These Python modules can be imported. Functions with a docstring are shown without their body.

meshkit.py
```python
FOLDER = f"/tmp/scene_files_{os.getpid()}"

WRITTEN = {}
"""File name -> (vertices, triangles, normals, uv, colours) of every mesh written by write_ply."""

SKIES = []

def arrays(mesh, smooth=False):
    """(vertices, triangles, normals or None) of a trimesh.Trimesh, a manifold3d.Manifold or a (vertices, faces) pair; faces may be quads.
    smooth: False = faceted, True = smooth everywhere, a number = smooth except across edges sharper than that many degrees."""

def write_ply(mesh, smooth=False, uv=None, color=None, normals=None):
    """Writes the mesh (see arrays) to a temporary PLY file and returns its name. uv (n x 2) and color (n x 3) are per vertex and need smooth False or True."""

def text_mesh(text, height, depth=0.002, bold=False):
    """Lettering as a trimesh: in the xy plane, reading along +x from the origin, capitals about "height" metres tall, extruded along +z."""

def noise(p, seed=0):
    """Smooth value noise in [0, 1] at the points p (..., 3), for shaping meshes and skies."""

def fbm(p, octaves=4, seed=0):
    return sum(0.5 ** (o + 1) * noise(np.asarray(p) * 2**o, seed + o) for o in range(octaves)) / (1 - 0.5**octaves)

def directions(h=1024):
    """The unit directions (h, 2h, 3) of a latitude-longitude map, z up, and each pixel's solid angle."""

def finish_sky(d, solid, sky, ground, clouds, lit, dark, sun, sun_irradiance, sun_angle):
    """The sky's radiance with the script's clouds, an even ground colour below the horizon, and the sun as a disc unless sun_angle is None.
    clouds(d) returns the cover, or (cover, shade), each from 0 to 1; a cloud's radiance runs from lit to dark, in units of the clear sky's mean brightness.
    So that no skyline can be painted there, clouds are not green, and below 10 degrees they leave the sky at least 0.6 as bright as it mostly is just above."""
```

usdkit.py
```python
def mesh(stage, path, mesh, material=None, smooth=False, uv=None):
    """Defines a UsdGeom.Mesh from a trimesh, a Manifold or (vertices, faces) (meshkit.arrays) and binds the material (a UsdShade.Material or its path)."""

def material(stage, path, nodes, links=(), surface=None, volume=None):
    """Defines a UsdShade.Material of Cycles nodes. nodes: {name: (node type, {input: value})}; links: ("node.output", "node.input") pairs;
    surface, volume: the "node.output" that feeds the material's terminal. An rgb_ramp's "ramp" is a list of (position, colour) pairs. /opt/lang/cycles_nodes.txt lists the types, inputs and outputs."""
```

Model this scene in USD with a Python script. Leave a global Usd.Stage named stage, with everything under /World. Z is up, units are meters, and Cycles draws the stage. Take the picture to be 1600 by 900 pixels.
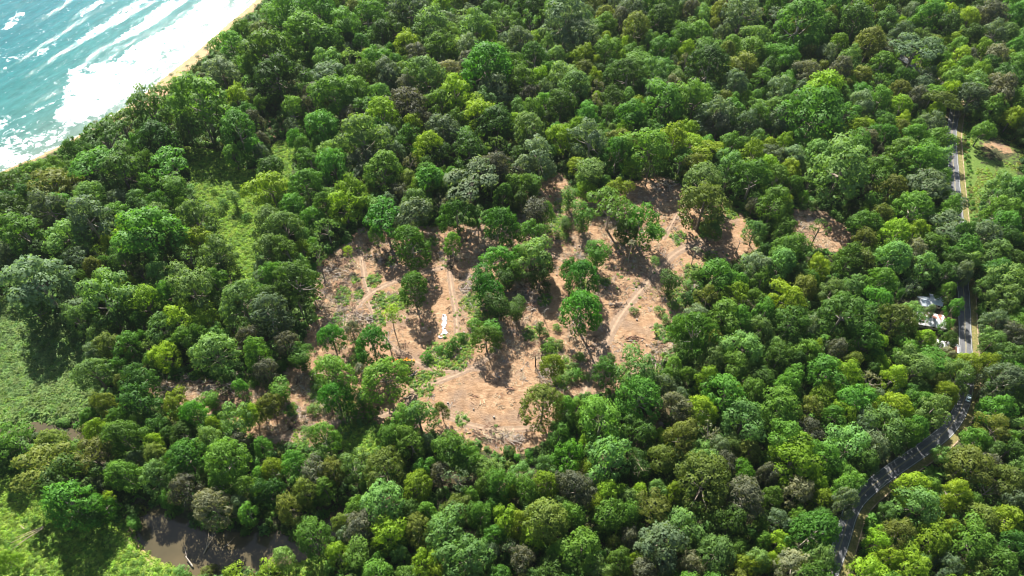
import math, random
import numpy as np, trimesh, usdkit, meshkit
from scipy import ndimage
from scipy.spatial import cKDTree
import shapely, shapely.affinity
from shapely.geometry import Polygon, LineString, Point
from pxr import Usd, UsdGeom, UsdLux, UsdShade, Gf, Sdf, Vt

random.seed(7)
RNG = np.random.default_rng(7)
stage = Usd.Stage.CreateInMemory()
UsdGeom.SetStageUpAxis(stage, UsdGeom.Tokens.z)
UsdGeom.SetStageMetersPerUnit(stage, 1.0)
UsdGeom.Xform.Define(stage, '/World')
UsdGeom.Scope.Define(stage, '/World/Looks')

# ------------------------------------------------------------------ camera, sky, sun, exposure
CAM_H, PITCH, FPX = 280.0, math.radians(50.0), 1066.0
EXPOSURE = 1.66
SUN_EL, SUN_AZ = math.radians(43.0), math.radians(-19.0)      # azimuth measured from +y towards +x
SKY_STRENGTH, SUN_INTENSITY = 0.058, 1.25
HAZE_DENSITY = 0.000015
cam = UsdGeom.Camera.Define(stage, '/World/camera')
cam.AddTranslateOp().Set(Gf.Vec3d(0, 0, CAM_H))
cam.AddRotateXOp().Set(90.0 - math.degrees(PITCH))
cam.CreateHorizontalApertureAttr(36.0)
cam.CreateVerticalApertureAttr(20.25)
cam.CreateFocalLengthAttr(36.0 * FPX / 1600.0)
cam.CreateClippingRangeAttr(Gf.Vec2f(1.0, 20000.0))
cam.CreateExposureAttr(EXPOSURE)
SUN = np.array([math.sin(SUN_AZ) * math.cos(SUN_EL), math.cos(SUN_AZ) * math.cos(SUN_EL), math.sin(SUN_EL)])
sky = UsdLux.DomeLight.Define(stage, '/World/sky')
sky_mat = usdkit.material(stage, '/World/Looks/sky_look', {
    's': ('sky_texture', {'sky_type': 'single_scattering', 'sun_disc': False, 'sun_elevation': SUN_EL, 'sun_rotation': math.atan2(SUN[0], SUN[1]), 'altitude': 100.0, 'air_density': 1.0, 'aerosol_density': 1.2}),
    'b': ('background_shader', {'strength': SKY_STRENGTH})}, [('s.color', 'b.color')], surface='b.background')
UsdShade.MaterialBindingAPI.Apply(sky.GetPrim()).Bind(sky_mat)
sky.GetPrim().SetCustomDataByKey('kind', 'structure')
sun = UsdLux.DistantLight.Define(stage, '/World/sun')
sun.CreateNormalizeAttr(True)
sun.CreateIntensityAttr(SUN_INTENSITY)
sun.CreateAngleAttr(0.53)
sun.CreateColorAttr(Gf.Vec3f(1.0, 0.965, 0.90))
sun.AddRotateZOp().Set(-math.degrees(SUN_AZ) + 180.0)
sun.AddRotateXOp().Set(90.0 - math.degrees(SUN_EL))


# ------------------------------------------------------------------ helpers
CP, SP = math.cos(PITCH), math.sin(PITCH)


def at(px, py, z=0.0):
    """The world point at height z that the photograph shows at (px, py) of its 1600 x 900."""
    u, v = (px - 800) / FPX, (py - 450) / FPX
    d = np.array([u, CP - v * SP, -SP - v * CP])
    t = (z - CAM_H) / d[2]
    return np.array([d[0] * t, d[1] * t, z])


def to_px(p):
    x, y, z = p[0], p[1], p[2] - CAM_H
    depth = y * CP - z * SP
    return 800 + FPX * x / depth, 450 + FPX * (-(y * SP + z * CP)) / depth


def ground_poly(pts):
    return Polygon([tuple(at(*p)[:2]) for p in pts]).buffer(0)


USED = {}


def fresh(name, parent='/World'):
    key = (parent, name)
    n = USED.get(key, -1) + 1
    USED[key] = n
    return f'{parent}/{name}' if n == 0 else f'{parent}/{name}_{n:03d}'


def tag(prim, label=None, category=None, group=None, kind=None):
    for k, v in (('label', label), ('category', category), ('group', group), ('kind', kind)):
        if v:
            prim.SetCustomDataByKey(k, v)
    return prim


def obj(name, mesh, mat, parent='/World', smooth=False, primvars=None):
    parent = parent if isinstance(parent, str) else str(parent.GetPath())
    m = usdkit.mesh(stage, fresh(name, parent), mesh, mat, smooth=smooth)
    for k, a in (primvars or {}).items():
        UsdGeom.PrimvarsAPI(m).CreatePrimvar(k, Sdf.ValueTypeNames.FloatArray, 'vertex').Set(Vt.FloatArray.FromNumpy(np.asarray(a, np.float32)))
    return m.GetPrim()


def thing(name, label, category, loc=(0, 0, 0), rz=0.0, group=None, kind=None):
    x = UsdGeom.Xform.Define(stage, fresh(name))
    x.AddTranslateOp().Set(Gf.Vec3d(*map(float, loc)))
    x.AddRotateZOp().Set(math.degrees(rz))
    return tag(x.GetPrim(), label, category, group, kind)


def merge(parts):
    vs, fs, n = [], [], 0
    for v, f in parts:
        v, f = np.asarray(v, float), np.asarray(f, int)
        vs.append(v); fs.append(f + n); n += len(v)
    return np.vstack(vs), np.vstack(fs)


def tube(points, radii, sides=7, cap=True):
    p = np.asarray(points, float)
    r = np.asarray(radii, float)
    t = np.gradient(p, axis=0)
    t /= np.maximum(np.linalg.norm(t, axis=1, keepdims=True), 1e-9)
    ref = np.array([1.0, 0.13, 0.07]) if abs(t[0][2]) > 0.7 else np.array([0.07, 0.1, 1.0])
    a = np.cross(t, ref); a /= np.linalg.norm(a, axis=1, keepdims=True)
    b = np.cross(t, a)
    ang = np.linspace(0, 2 * np.pi, sides, endpoint=False)
    v = (p[:, None] + r[:, None, None] * (np.cos(ang)[None, :, None] * a[:, None] + np.sin(ang)[None, :, None] * b[:, None])).reshape(-1, 3)
    f = []
    for i in range(len(p) - 1):
        for k in range(sides):
            q = (k + 1) % sides
            f += [[i * sides + k, i * sides + q, (i + 1) * sides + q], [i * sides + k, (i + 1) * sides + q, (i + 1) * sides + k]]
    if cap:
        for k in range(1, sides - 1):
            f.append([0, k + 1, k])
            e = (len(p) - 1) * sides
            f.append([e, e + k, e + k + 1])
    return v, np.array(f)


def box(sx, sy, sz, cx=0, cy=0, cz=0, rz=0.0):
    m = trimesh.creation.box([sx, sy, sz])
    if rz:
        m.apply_transform(trimesh.transformations.rotation_matrix(rz, [0, 0, 1]))
    m.apply_translation([cx, cy, cz])
    return np.array(m.vertices), np.array(m.faces)


def mat(name, nodes, links, surface='p.BSDF', volume=None):
    return usdkit.material(stage, f'/World/Looks/{name}', nodes, links, surface=surface, volume=volume)


def plain(name, color, rough=0.7, scale=1.5, amount=0.25, metallic=0.0, spec=0.3, color2=None):
    c = np.array(color)
    c2 = np.array(color2) if color2 is not None else c * (1 - amount * 1.6)
    return mat(name, {
        'g': ('texture_coordinate', {}),
        'n': ('noise_texture', {'scale': scale, 'detail': 5.0, 'roughness': 0.65}),
        'r': ('rgb_ramp', {'ramp': [(0.3, tuple(c2)), (0.7, tuple(np.minimum(c * (1 + amount), 0.95)))]}),
        'p': ('principled_bsdf', {'roughness': rough, 'metallic': metallic, 'specular_ior_level': spec})},
        [('g.object', 'n.vector'), ('n.fac', 'r.fac'), ('r.color', 'p.base_color')])


# ------------------------------------------------------------------ the plan of the place (outlines on the ground)
SOIL = ground_poly([(430, 705), (400, 690), (330, 655), (240, 640), (205, 600), (250, 585), (340, 590), (430, 600), (480, 520), (490, 410), (560, 355), (690, 350), (800, 345), (815, 285), (880, 265), (900, 300), (1030, 270), (1160, 330), (1190, 390), (1090, 450), (1060, 560), (970, 615), (880, 630), (860, 700), (790, 712), (700, 690), (560, 655), (500, 700)])
TERRACE = ground_poly([(1235, 325), (1290, 330), (1340, 370), (1330, 390), (1270, 395), (1240, 372)])
PATHWAY = ground_poly([(183, 440), (200, 440), (215, 500), (235, 590), (215, 600), (195, 520)])
BARE_BITS = [ground_poly([(415, 185), (445, 185), (450, 210), (425, 215)]), ground_poly([(1450, 122), (1472, 122), (1478, 142), (1458, 145)])]
MEADOWS = [ground_poly([(285, 228), (345, 235), (370, 262), (405, 265), (430, 215), (462, 225), (455, 280), (425, 320), (430, 360), (400, 400), (395, 460), (350, 430), (335, 350), (305, 310)]),
           ground_poly([(-60, 735), (60, 745), (130, 800), (212, 815), (232, 860), (300, 890), (290, 960), (-60, 960)]),
           ground_poly([(525, 662), (595, 660), (600, 705), (540, 720)]),
           ground_poly([(440, 872), (510, 868), (520, 930), (440, 930)]),
           ground_poly([(1492, 185), (1530, 190), (1560, 215), (1600, 235), (1592, 275), (1545, 300), (1520, 350), (1510, 420), (1500, 400), (1500, 300)])]
MOUND = ground_poly([(1522, 224), (1545, 216), (1568, 226), (1592, 244), (1584, 262), (1562, 252), (1550, 272), (1538, 258), (1535, 240)])
SWAMP = ground_poly([(-80, 450), (40, 470), (125, 520), (135, 570), (160, 610), (140, 650), (60, 662), (-80, 668)])
POND = ground_poly([(208, 818), (222, 797), (240, 786), (262, 804), (290, 816), (330, 828), (370, 834), (440, 831), (480, 846), (500, 835), (515, 845), (480, 868), (430, 884), (390, 892), (330, 897), (285, 888), (255, 872), (225, 855)])
CREEK_PX = [[(490, 850), (525, 808), (600, 772), (690, 746), (800, 745), (900, 735), (985, 700), (1022, 658), (1040, 632)], [(-70, 690), (0, 674), (45, 664), (85, 668), (130, 684), (160, 715)]]
CREEKS = [LineString([tuple(at(*p)[:2]) for p in c]).buffer(w) for c, w in zip(CREEK_PX, (4.5, 2.6))]
SHORE_PX = [(-300, 385), (-120, 318), (0, 264), (55, 241), (95, 222), (132, 202), (165, 183), (195, 164), (222, 144), (252, 119), (292, 88), (330, 56), (352, 36), (386, 8), (430, -30), (520, -90)]
SHORE = np.array([at(*p)[:2] for p in SHORE_PX])
SEA = Polygon(list(map(tuple, SHORE)) + [(200, 2500), (-2500, 2500), (-2500, 100)]).buffer(0)
BEACH_W = [(0, 3), (95, 3), (140, 7), (170, 10), (195, 15), (240, 19), (290, 13), (340, 11), (400, 8)]
ROAD_PX = [(1262, 1010), (1284, 940), (1297, 895), (1309, 864), (1320, 830), (1326, 806), (1337, 784), (1352, 768), (1380, 745), (1413, 722), (1447, 699), (1477, 676), (1497, 650), (1507, 624), (1511, 605), (1511, 580), (1510, 555), (1508, 525), (1507, 490), (1506, 460), (1503, 430), (1500, 385), (1497, 340), (1492, 290), (1488, 240), (1486, 210), (1490, 185), (1493, 165), (1487, 148), (1473, 134), (1455, 120), (1430, 104), (1400, 85)]


def smooth_line(pts, step):
    p = np.asarray(pts, float)
    for _ in range(3):
        q = np.empty((2 * len(p) - 2, p.shape[1]))
        q[0::2] = 0.75 * p[:-1] + 0.25 * p[1:]
        q[1::2] = 0.25 * p[:-1] + 0.75 * p[1:]
        p = np.vstack([p[:1], q, p[-1:]])
    s = np.r_[0, np.cumsum(np.linalg.norm(np.diff(p, axis=0), axis=1))]
    t = np.arange(0, s[-1], step)
    return np.stack([np.interp(t, s, p[:, k]) for k in range(p.shape[1])], 1)


ROAD = smooth_line([at(*p)[:2] for p in ROAD_PX], 2.0)
ROAD_LINE = LineString(ROAD)
TRACKS_PX = [([(905, 640), (918, 600), (935, 560), (955, 520), (968, 495), (1000, 455), (1030, 420), (1055, 395), (1085, 380), (1110, 372)], 5.0),
             ([(560, 375), (566, 410), (571, 440), (578, 460)], 3.2), ([(700, 415), (640, 430), (600, 445), (575, 460), (555, 480), (540, 505)], 3.4),
             ([(575, 470), (585, 490), (590, 520), (620, 548), (660, 570), (690, 580), (760, 575)], 3.2), ([(1035, 375), (1050, 350), (1060, 330)], 3.0),
             ([(700, 400), (705, 450), (715, 500), (712, 560)], 3.0), ([(400, 690), (470, 680), (530, 655), (620, 645), (650, 615)], 3.4),
             ([(690, 645), (740, 668), (800, 672), (850, 668)], 3.0), ([(795, 310), (800, 350), (830, 380), (885, 410)], 3.0), ([(640, 610), (690, 595), (750, 570), (780, 545)], 3.0)]
TRACKS = [(smooth_line([at(*p)[:2] for p in pts], 1.0), w) for pts, w in TRACKS_PX]
GREEN_SPOTS = [(500, 605, 22), (545, 640, 20), (470, 690, 16), (560, 555, 16), (830, 520, 14), (850, 470, 12), (1060, 520, 20), (1050, 560, 16), (800, 350, 20), (790, 480, 14), (650, 380, 16), (530, 500, 16), (930, 300, 16), (1100, 360, 14), (960, 580, 10), (582, 437, 14), (595, 470, 18), (622, 470, 24), (535, 463, 17), (740, 470, 22), (750, 500, 20), (555, 435, 9), (610, 408, 10), (1027, 360, 17), (1060, 372, 15), (870, 350, 26), (880, 320, 20), (905, 420, 14), (945, 440, 10), (690, 560, 30), (660, 600, 22), (720, 545, 26), (1085, 430, 26), (1060, 465, 22), (1110, 405, 16), (1140, 330, 16),
               (505, 620, 24), (455, 640, 12), (560, 460, 10), (860, 545, 18), (880, 580, 26), (835, 400, 14), (720, 655, 12), (1040, 520, 16), (980, 600, 12), (420, 250, 12), (240, 640, 26), (300, 640, 20), (385, 650, 20), (350, 600, 14), (590, 500, 14), (675, 375, 12)]


# ------------------------------------------------------------------ fields over the ground
STEP = 1.5
GX, GY = np.arange(-620, 620.1, STEP), np.arange(0, 760.1, STEP)
XX, YY = np.meshgrid(GX, GY)
PTS = np.stack([XX.ravel(), YY.ravel()], 1)


def inside(poly):
    return shapely.contains_xy(poly, XX.ravel(), YY.ravel()).reshape(XX.shape)


def soft(mask, sigma):
    return ndimage.gaussian_filter(mask.astype(float), sigma / STEP)


def noise2(x, y, scale, octaves=4, seed=0):
    """Smooth value noise in -1..1, the same everywhere in the script."""
    out, amp, tot = np.zeros(np.shape(x)), 1.0, 0.0
    for o in range(octaves):
        fx, fy = np.asarray(x) / scale + 31.7 * seed + 7.3 * o, np.asarray(y) / scale + 17.1 * seed + 3.9 * o
        ix, iy = np.floor(fx).astype(int), np.floor(fy).astype(int)
        tx, ty = fx - ix, fy - iy
        tx, ty = tx * tx * (3 - 2 * tx), ty * ty * (3 - 2 * ty)

        def h(a, b):
            n = (a * 374761393 + b * 668265263 + seed * 1442695) & 0x7fffffff
            n = ((n ^ (n >> 13)) * 1274126177) & 0x7fffffff
            return ((n ^ (n >> 16)) & 0xffff) / 32767.5 - 1
        v = (h(ix, iy) * (1 - tx) + h(ix + 1, iy) * tx) * (1 - ty) + (h(ix, iy + 1) * (1 - tx) + h(ix + 1, iy + 1) * tx) * ty
        out += amp * v; tot += amp
        amp *= 0.5; scale *= 0.5
    return out / tot


SEA_LEVEL = -2.0
sea_in = inside(SEA)
d_land = ndimage.distance_transform_edt(~sea_in) * STEP
d_sea = ndimage.distance_transform_edt(sea_in) * STEP
beach_bank = np.clip(d_land / 16.0, 0, 1)
Z = noise2(XX, YY, 90, 3, 1) * 1.3 * np.clip(d_land / 60, 0, 1)
dx = np.abs(XX - np.interp(YY, ROAD[:, 1], ROAD[:, 0]))
flat = soft(inside(ROAD_LINE.buffer(9)), 5)
Z = Z * (1 - flat)
Z += 0.22 * noise2(XX, YY, 7, 3, 2) * (1 - flat)
Z = Z * beach_bank + (SEA_LEVEL + 0.02) * (1 - beach_bank)
Z = np.where(sea_in, SEA_LEVEL - 0.25 - 0.03 * np.minimum(d_sea, 200), Z)
WATER_LEVEL = -1.7
water_in = inside(POND)
for c in CREEKS:
    water_in |= inside(c)
dip = soft(inside(POND.buffer(1.5)) | np.logical_or.reduce([inside(c.buffer(1.0)) for c in CREEKS]), 2.2)
Z = Z * (1 - dip) + (-3.6) * dip
mound = soft(inside(MOUND), 5)
Z += 2.2 * mound

soil = soft(inside(SOIL), 3.0)
for b in [TERRACE, PATHWAY] + BARE_BITS:
    soil = np.maximum(soil, soft(inside(b), 1.5))
soil = np.maximum(soil, mound * np.clip(0.92 + 0.75 * noise2(XX, YY, 9, 3, 61), 0, 1))
green = np.zeros(XX.shape)
for m in MEADOWS + [SWAMP]:
    green = np.maximum(green, soft(inside(m), 3.0))
green = green * (1 - 0.9 * mound)
for px, py, r in GREEN_SPOTS:
    c = at(px, py)
    w = r / 3.0
    g = np.exp(-(((XX - c[0]) / w) ** 2 + ((YY - c[1]) / (w * 1.35)) ** 2) ** 1.2)
    green = np.maximum(green, 0.75 * g)
sand = np.clip(1 - (d_land - np.interp(to_px((XX, YY, 0 * XX))[0], [b[0] for b in BEACH_W], [b[1] for b in BEACH_W])) / 3.0, 0, 1) * np.clip(1 - d_sea / 30, 0, 1)
mudbank = soft(inside(POND.buffer(3.0)), 1.0) * (PTS[:, 1].reshape(XX.shape) < at(300, 850)[1] + 8)
mudbank *= np.clip((at(285, 850)[0] - XX) / 12, 0, 1)


def field(F, x, y):
    return ndimage.map_coordinates(F, [(np.asarray(y) - GY[0]) / STEP, (np.asarray(x) - GX[0]) / STEP], order=1, mode='nearest')


def gz(x, y):
    return float(field(Z, [x], [y])[0])


def on_ground(px, py):
    p = at(px, py)
    for _ in range(3):
        p = at(px, py, gz(p[0], p[1]))
    return p


# ------------------------------------------------------------------ the ground, split by what covers it
xs = np.r_[-4000, -2500, -1500, -1000, -780, GX[GX > -600][GX[GX > -600] < 600], 780, 1000, 1500, 2500, 4000]
ys = np.r_[-3000, -1500, -600, -200, -60, GY[GY < 740], 860, 1100, 1700, 3000, 5000]
VX, VY = np.meshgrid(xs, ys)
vz = field(Z, VX.ravel(), VY.ravel())
verts = np.stack([VX.ravel(), VY.ravel(), vz], 1)
nx, ny = len(xs), len(ys)
ii, jj = np.meshgrid(np.arange(nx - 1), np.arange(ny - 1))
a0 = (jj * nx + ii).ravel()
quads = np.stack([a0, a0 + 1, a0 + nx + 1, a0 + nx], 1)
qc = verts[quads].mean(1)
attr = {k: field(F, verts[:, 0], verts[:, 1]) for k, F in (('soil', soil), ('green', green), ('sand', np.maximum(sand, mudbank)), ('mound', mound))}
EARTH = mat('earth', {
    'g': ('geometry', {}),
    'soil': ('attribute', {'attribute': 'soil'}), 'green': ('attribute', {'attribute': 'green'}), 'sand': ('attribute', {'attribute': 'sand'}),
    'nbig': ('noise_texture', {'scale': 0.06, 'detail': 6.0, 'roughness': 0.6}),
    'nmid': ('noise_texture', {'scale': 0.33, 'detail': 6.0, 'roughness': 0.7}),
    'nfin': ('noise_texture', {'scale': 1.3, 'detail': 5.0, 'roughness': 0.75}),
    'map': ('mapping', {'scale': (0.25, 0.6, 0.3), 'rotation': (0.0, 0.0, 0.9)}),
    'nstr': ('noise_texture', {'scale': 1.0, 'detail': 5.0, 'roughness': 0.7, 'distortion': 1.2}),
    'soilr': ('rgb_ramp', {'ramp': [(0.28, (0.125, 0.074, 0.043)), (0.45, (0.232, 0.138, 0.076)), (0.58, (0.29, 0.181, 0.104)), (0.72, (0.37, 0.255, 0.158))]}),
    'straw': ('rgb_ramp', {'ramp': [(0.52, (0.0, 0.0, 0.0)), (0.72, (0.6, 0.6, 0.6))]}),
    'strawc': ('mix', {'color2': (0.42, 0.31, 0.19)}),
    'grey': ('rgb_ramp', {'ramp': [(0.50, (0.0, 0.0, 0.0)), (0.66, (0.65, 0.65, 0.65))]}),
    'greyc': ('mix', {'color2': (0.15, 0.112, 0.085)}),
    'floor': ('rgb_ramp', {'ramp': [(0.35, (0.035, 0.035, 0.018)), (0.55, (0.06, 0.065, 0.028)), (0.7, (0.12, 0.09, 0.055))]}),
    'grassr': ('rgb_ramp', {'ramp': [(0.3, (0.05, 0.09, 0.018)), (0.5, (0.09, 0.145, 0.028)), (0.68, (0.15, 0.19, 0.05))]}),
    'sandr': ('rgb_ramp', {'ramp': [(0.3, (0.29, 0.19, 0.10)), (0.7, (0.39, 0.275, 0.155))]}),
    's_a': ('math', {'math_type': 'multiply_add', 'value2': 1.1, 'value3': -0.55}), 's_b': ('math', {'math_type': 'add'}), 's_c': ('rgb_ramp', {'ramp': [(0.42, (0, 0, 0)), (0.58, (1, 1, 1))]}),
    'g_a': ('math', {'math_type': 'multiply_add', 'value2': 2.4, 'value3': -1.2}), 'g_b': ('math', {'math_type': 'add'}), 'g_c': ('rgb_ramp', {'ramp': [(0.42, (0, 0, 0)), (0.66, (1, 1, 1))]}),
    'm1': ('mix', {}), 'm2': ('mix', {}), 'm3': ('mix', {}),
    'hsum': ('math', {'math_type': 'add'}),
    'b': ('bump', {'strength': 0.8, 'distance': 0.5}),
    'p': ('principled_bsdf', {'roughness': 0.95, 'specular_ior_level': 0.1})},
    [('g.position', f'{n}.vector') for n in ('nbig', 'nmid', 'nfin', 'map')] + [('map.vector', 'nstr.vector'),
     ('nmid.fac', 'soilr.fac'), ('nstr.fac', 'straw.fac'), ('straw.color', 'strawc.fac'), ('soilr.color', 'strawc.color1'),
     ('nbig.fac', 'grey.fac'), ('grey.color', 'greyc.fac'), ('strawc.color', 'greyc.color1'),
     ('nmid.fac', 'floor.fac'), ('nfin.fac', 'grassr.fac'), ('nmid.fac', 'sandr.fac'),
     ('nmid.fac', 's_a.value1'), ('s_a.value', 's_b.value1'), ('soil.fac', 's_b.value2'), ('s_b.value', 's_c.fac'),
     ('nmid.fac', 'g_a.value1'), ('g_a.value', 'g_b.value1'), ('green.fac', 'g_b.value2'), ('g_b.value', 'g_c.fac'),
     ('s_c.color', 'm1.fac'), ('floor.color', 'm1.color1'), ('greyc.color', 'm1.color2'),
     ('g_c.color', 'm2.fac'), ('m1.color', 'm2.color1'), ('grassr.color', 'm2.color2'),
     ('sand.fac', 'm3.fac'), ('m2.color', 'm3.color1'), ('sandr.color', 'm3.color2'), ('m3.color', 'p.base_color'),
     ('nfin.fac', 'hsum.value1'), ('nstr.fac', 'hsum.value2'), ('hsum.value', 'b.height'), ('b.normal', 'p.normal')])
q_soil, q_green, q_sand = field(soil, qc[:, 0], qc[:, 1]), field(green, qc[:, 0], qc[:, 1]), field(sand, qc[:, 0], qc[:, 1])
zone = np.where(q_sand > 0.5, 3, np.where(q_green > 0.5, 2, np.where(q_soil > 0.5, 1, 0)))
for k, name in enumerate(('forest_floor', 'bare_ground', 'meadow', 'beach')):
    sel = quads[zone == k]
    used, inv = np.unique(sel.ravel(), return_inverse=True)
    f = inv.reshape(-1, 4)
    label = ('shaded forest floor of leaf litter beneath the trees', 'bare reddish soil of the felled clearing strewn with straw', 'low bright green ground cover between trees', 'narrow tan sand beach between surf and forest')[k]
    tag(obj(name, (verts[used], f), EARTH, smooth=True, primvars={n: a[used] for n, a in attr.items()}), label, ('ground', 'ground', 'meadow', 'beach')[k], kind='structure')


def ribbon(line, x0, x1, lift, n_across=2):
    """A strip that follows a line on the ground, between two offsets (metres, positive to the right of travel)."""
    t = np.gradient(line, axis=0)
    t /= np.linalg.norm(t, axis=1, keepdims=True)
    nrm = np.stack([t[:, 1], -t[:, 0]], 1)
    off = np.linspace(x0, x1, n_across)
    p = line[:, None] + off[None, :, None] * nrm[:, None]
    z = field(Z, p[..., 0].ravel(), p[..., 1].ravel()) + lift
    v = np.column_stack([p.reshape(-1, 2), z])
    n, m = len(line), n_across
    f = []
    for i in range(n - 1):
        for k in range(m - 1):
            f.append([i * m + k, i * m + k + 1, (i + 1) * m + k + 1, (i + 1) * m + k])
    return (v, np.array(f)), np.tile(np.linspace(0, 1, m), n)


# road
ASPHALT = mat('asphalt', {'g': ('geometry', {}), 'n': ('noise_texture', {'scale': 0.5, 'detail': 7.0, 'roughness': 0.7}), 'u': ('attribute', {'attribute': 'across'}),
                          'tr': ('rgb_ramp', {'ramp': [(0.0, (0.6, 0.6, 0.6)), (0.15, (1.1, 1.1, 1.1)), (0.27, (0.9, 0.9, 0.9)), (0.4, (1.1, 1.1, 1.1)), (0.5, (0.85, 0.85, 0.85)), (0.62, (1.1, 1.1, 1.1)), (0.74, (0.9, 0.9, 0.9)), (0.86, (1.1, 1.1, 1.1)), (1.0, (0.6, 0.6, 0.6))]}),
                          'r': ('rgb_ramp', {'ramp': [(0.3, (0.062, 0.062, 0.066)), (0.7, (0.11, 0.11, 0.112))]}), 'm': ('mix', {'mix_type': 'multiply', 'fac': 1.0}), 'p': ('principled_bsdf', {'roughness': 0.75})},
              [('g.position', 'n.vector'), ('n.fac', 'r.fac'), ('u.fac', 'tr.fac'), ('r.color', 'm.color1'), ('tr.color', 'm.color2'), ('m.color', 'p.base_color')])
WHITE_LINE = plain('white_road_paint', (0.5, 0.5, 0.47), 0.7, 3.0, 0.3)
YELLOW_LINE = plain('yellow_road_paint', (0.40, 0.34, 0.17), 0.7, 3.0, 0.3)
road = thing('road', 'two lane asphalt road bending through the forest beside the houses', 'road', kind='structure')
m, u = ribbon(ROAD, -3.15, 3.15, 0.12, 9)
obj('asphalt_surface', m, ASPHALT, road, smooth=True, primvars={'across': u})
for o in (-2.75, 2.75):
    obj('edge_line', ribbon(ROAD, o - 0.07, o + 0.07, 0.135)[0], WHITE_LINE, road)
for o in (-0.17, 0.17):
    obj('centre_line', ribbon(ROAD, o - 0.06, o + 0.06, 0.135)[0], YELLOW_LINE, road)
VERGE = mat('dry_verge_grass', {'g': ('geometry', {}), 'n': ('noise_texture', {'scale': 0.9, 'detail': 6.0, 'roughness': 0.7}),
                               'r': ('rgb_ramp', {'ramp': [(0.3, (0.09, 0.10, 0.025)), (0.5, (0.15, 0.135, 0.05)), (0.7, (0.24, 0.185, 0.09))]}), 'p': ('principled_bsdf', {'roughness': 0.95, 'specular_ior_level': 0.1})},
            [('g.position', 'n.vector'), ('n.fac', 'r.fac'), ('r.color', 'p.base_color')])
tag(obj('road_verge', ribbon(ROAD, 3.15, 5.8, 0.1, 4)[0], VERGE, smooth=True), 'strip of dry tan grass along the inland side of road', 'verge', kind='structure')
tag(obj('footpath', ribbon(ROAD, 5.8, 6.3, 0.12, 3)[0], plain('pale_gravel', (0.33, 0.24, 0.16), 0.95, 0.4, 0.45, spec=0.1), smooth=True), 'pale worn footpath beside the dry grass road verge', 'path', kind='structure')

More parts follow.
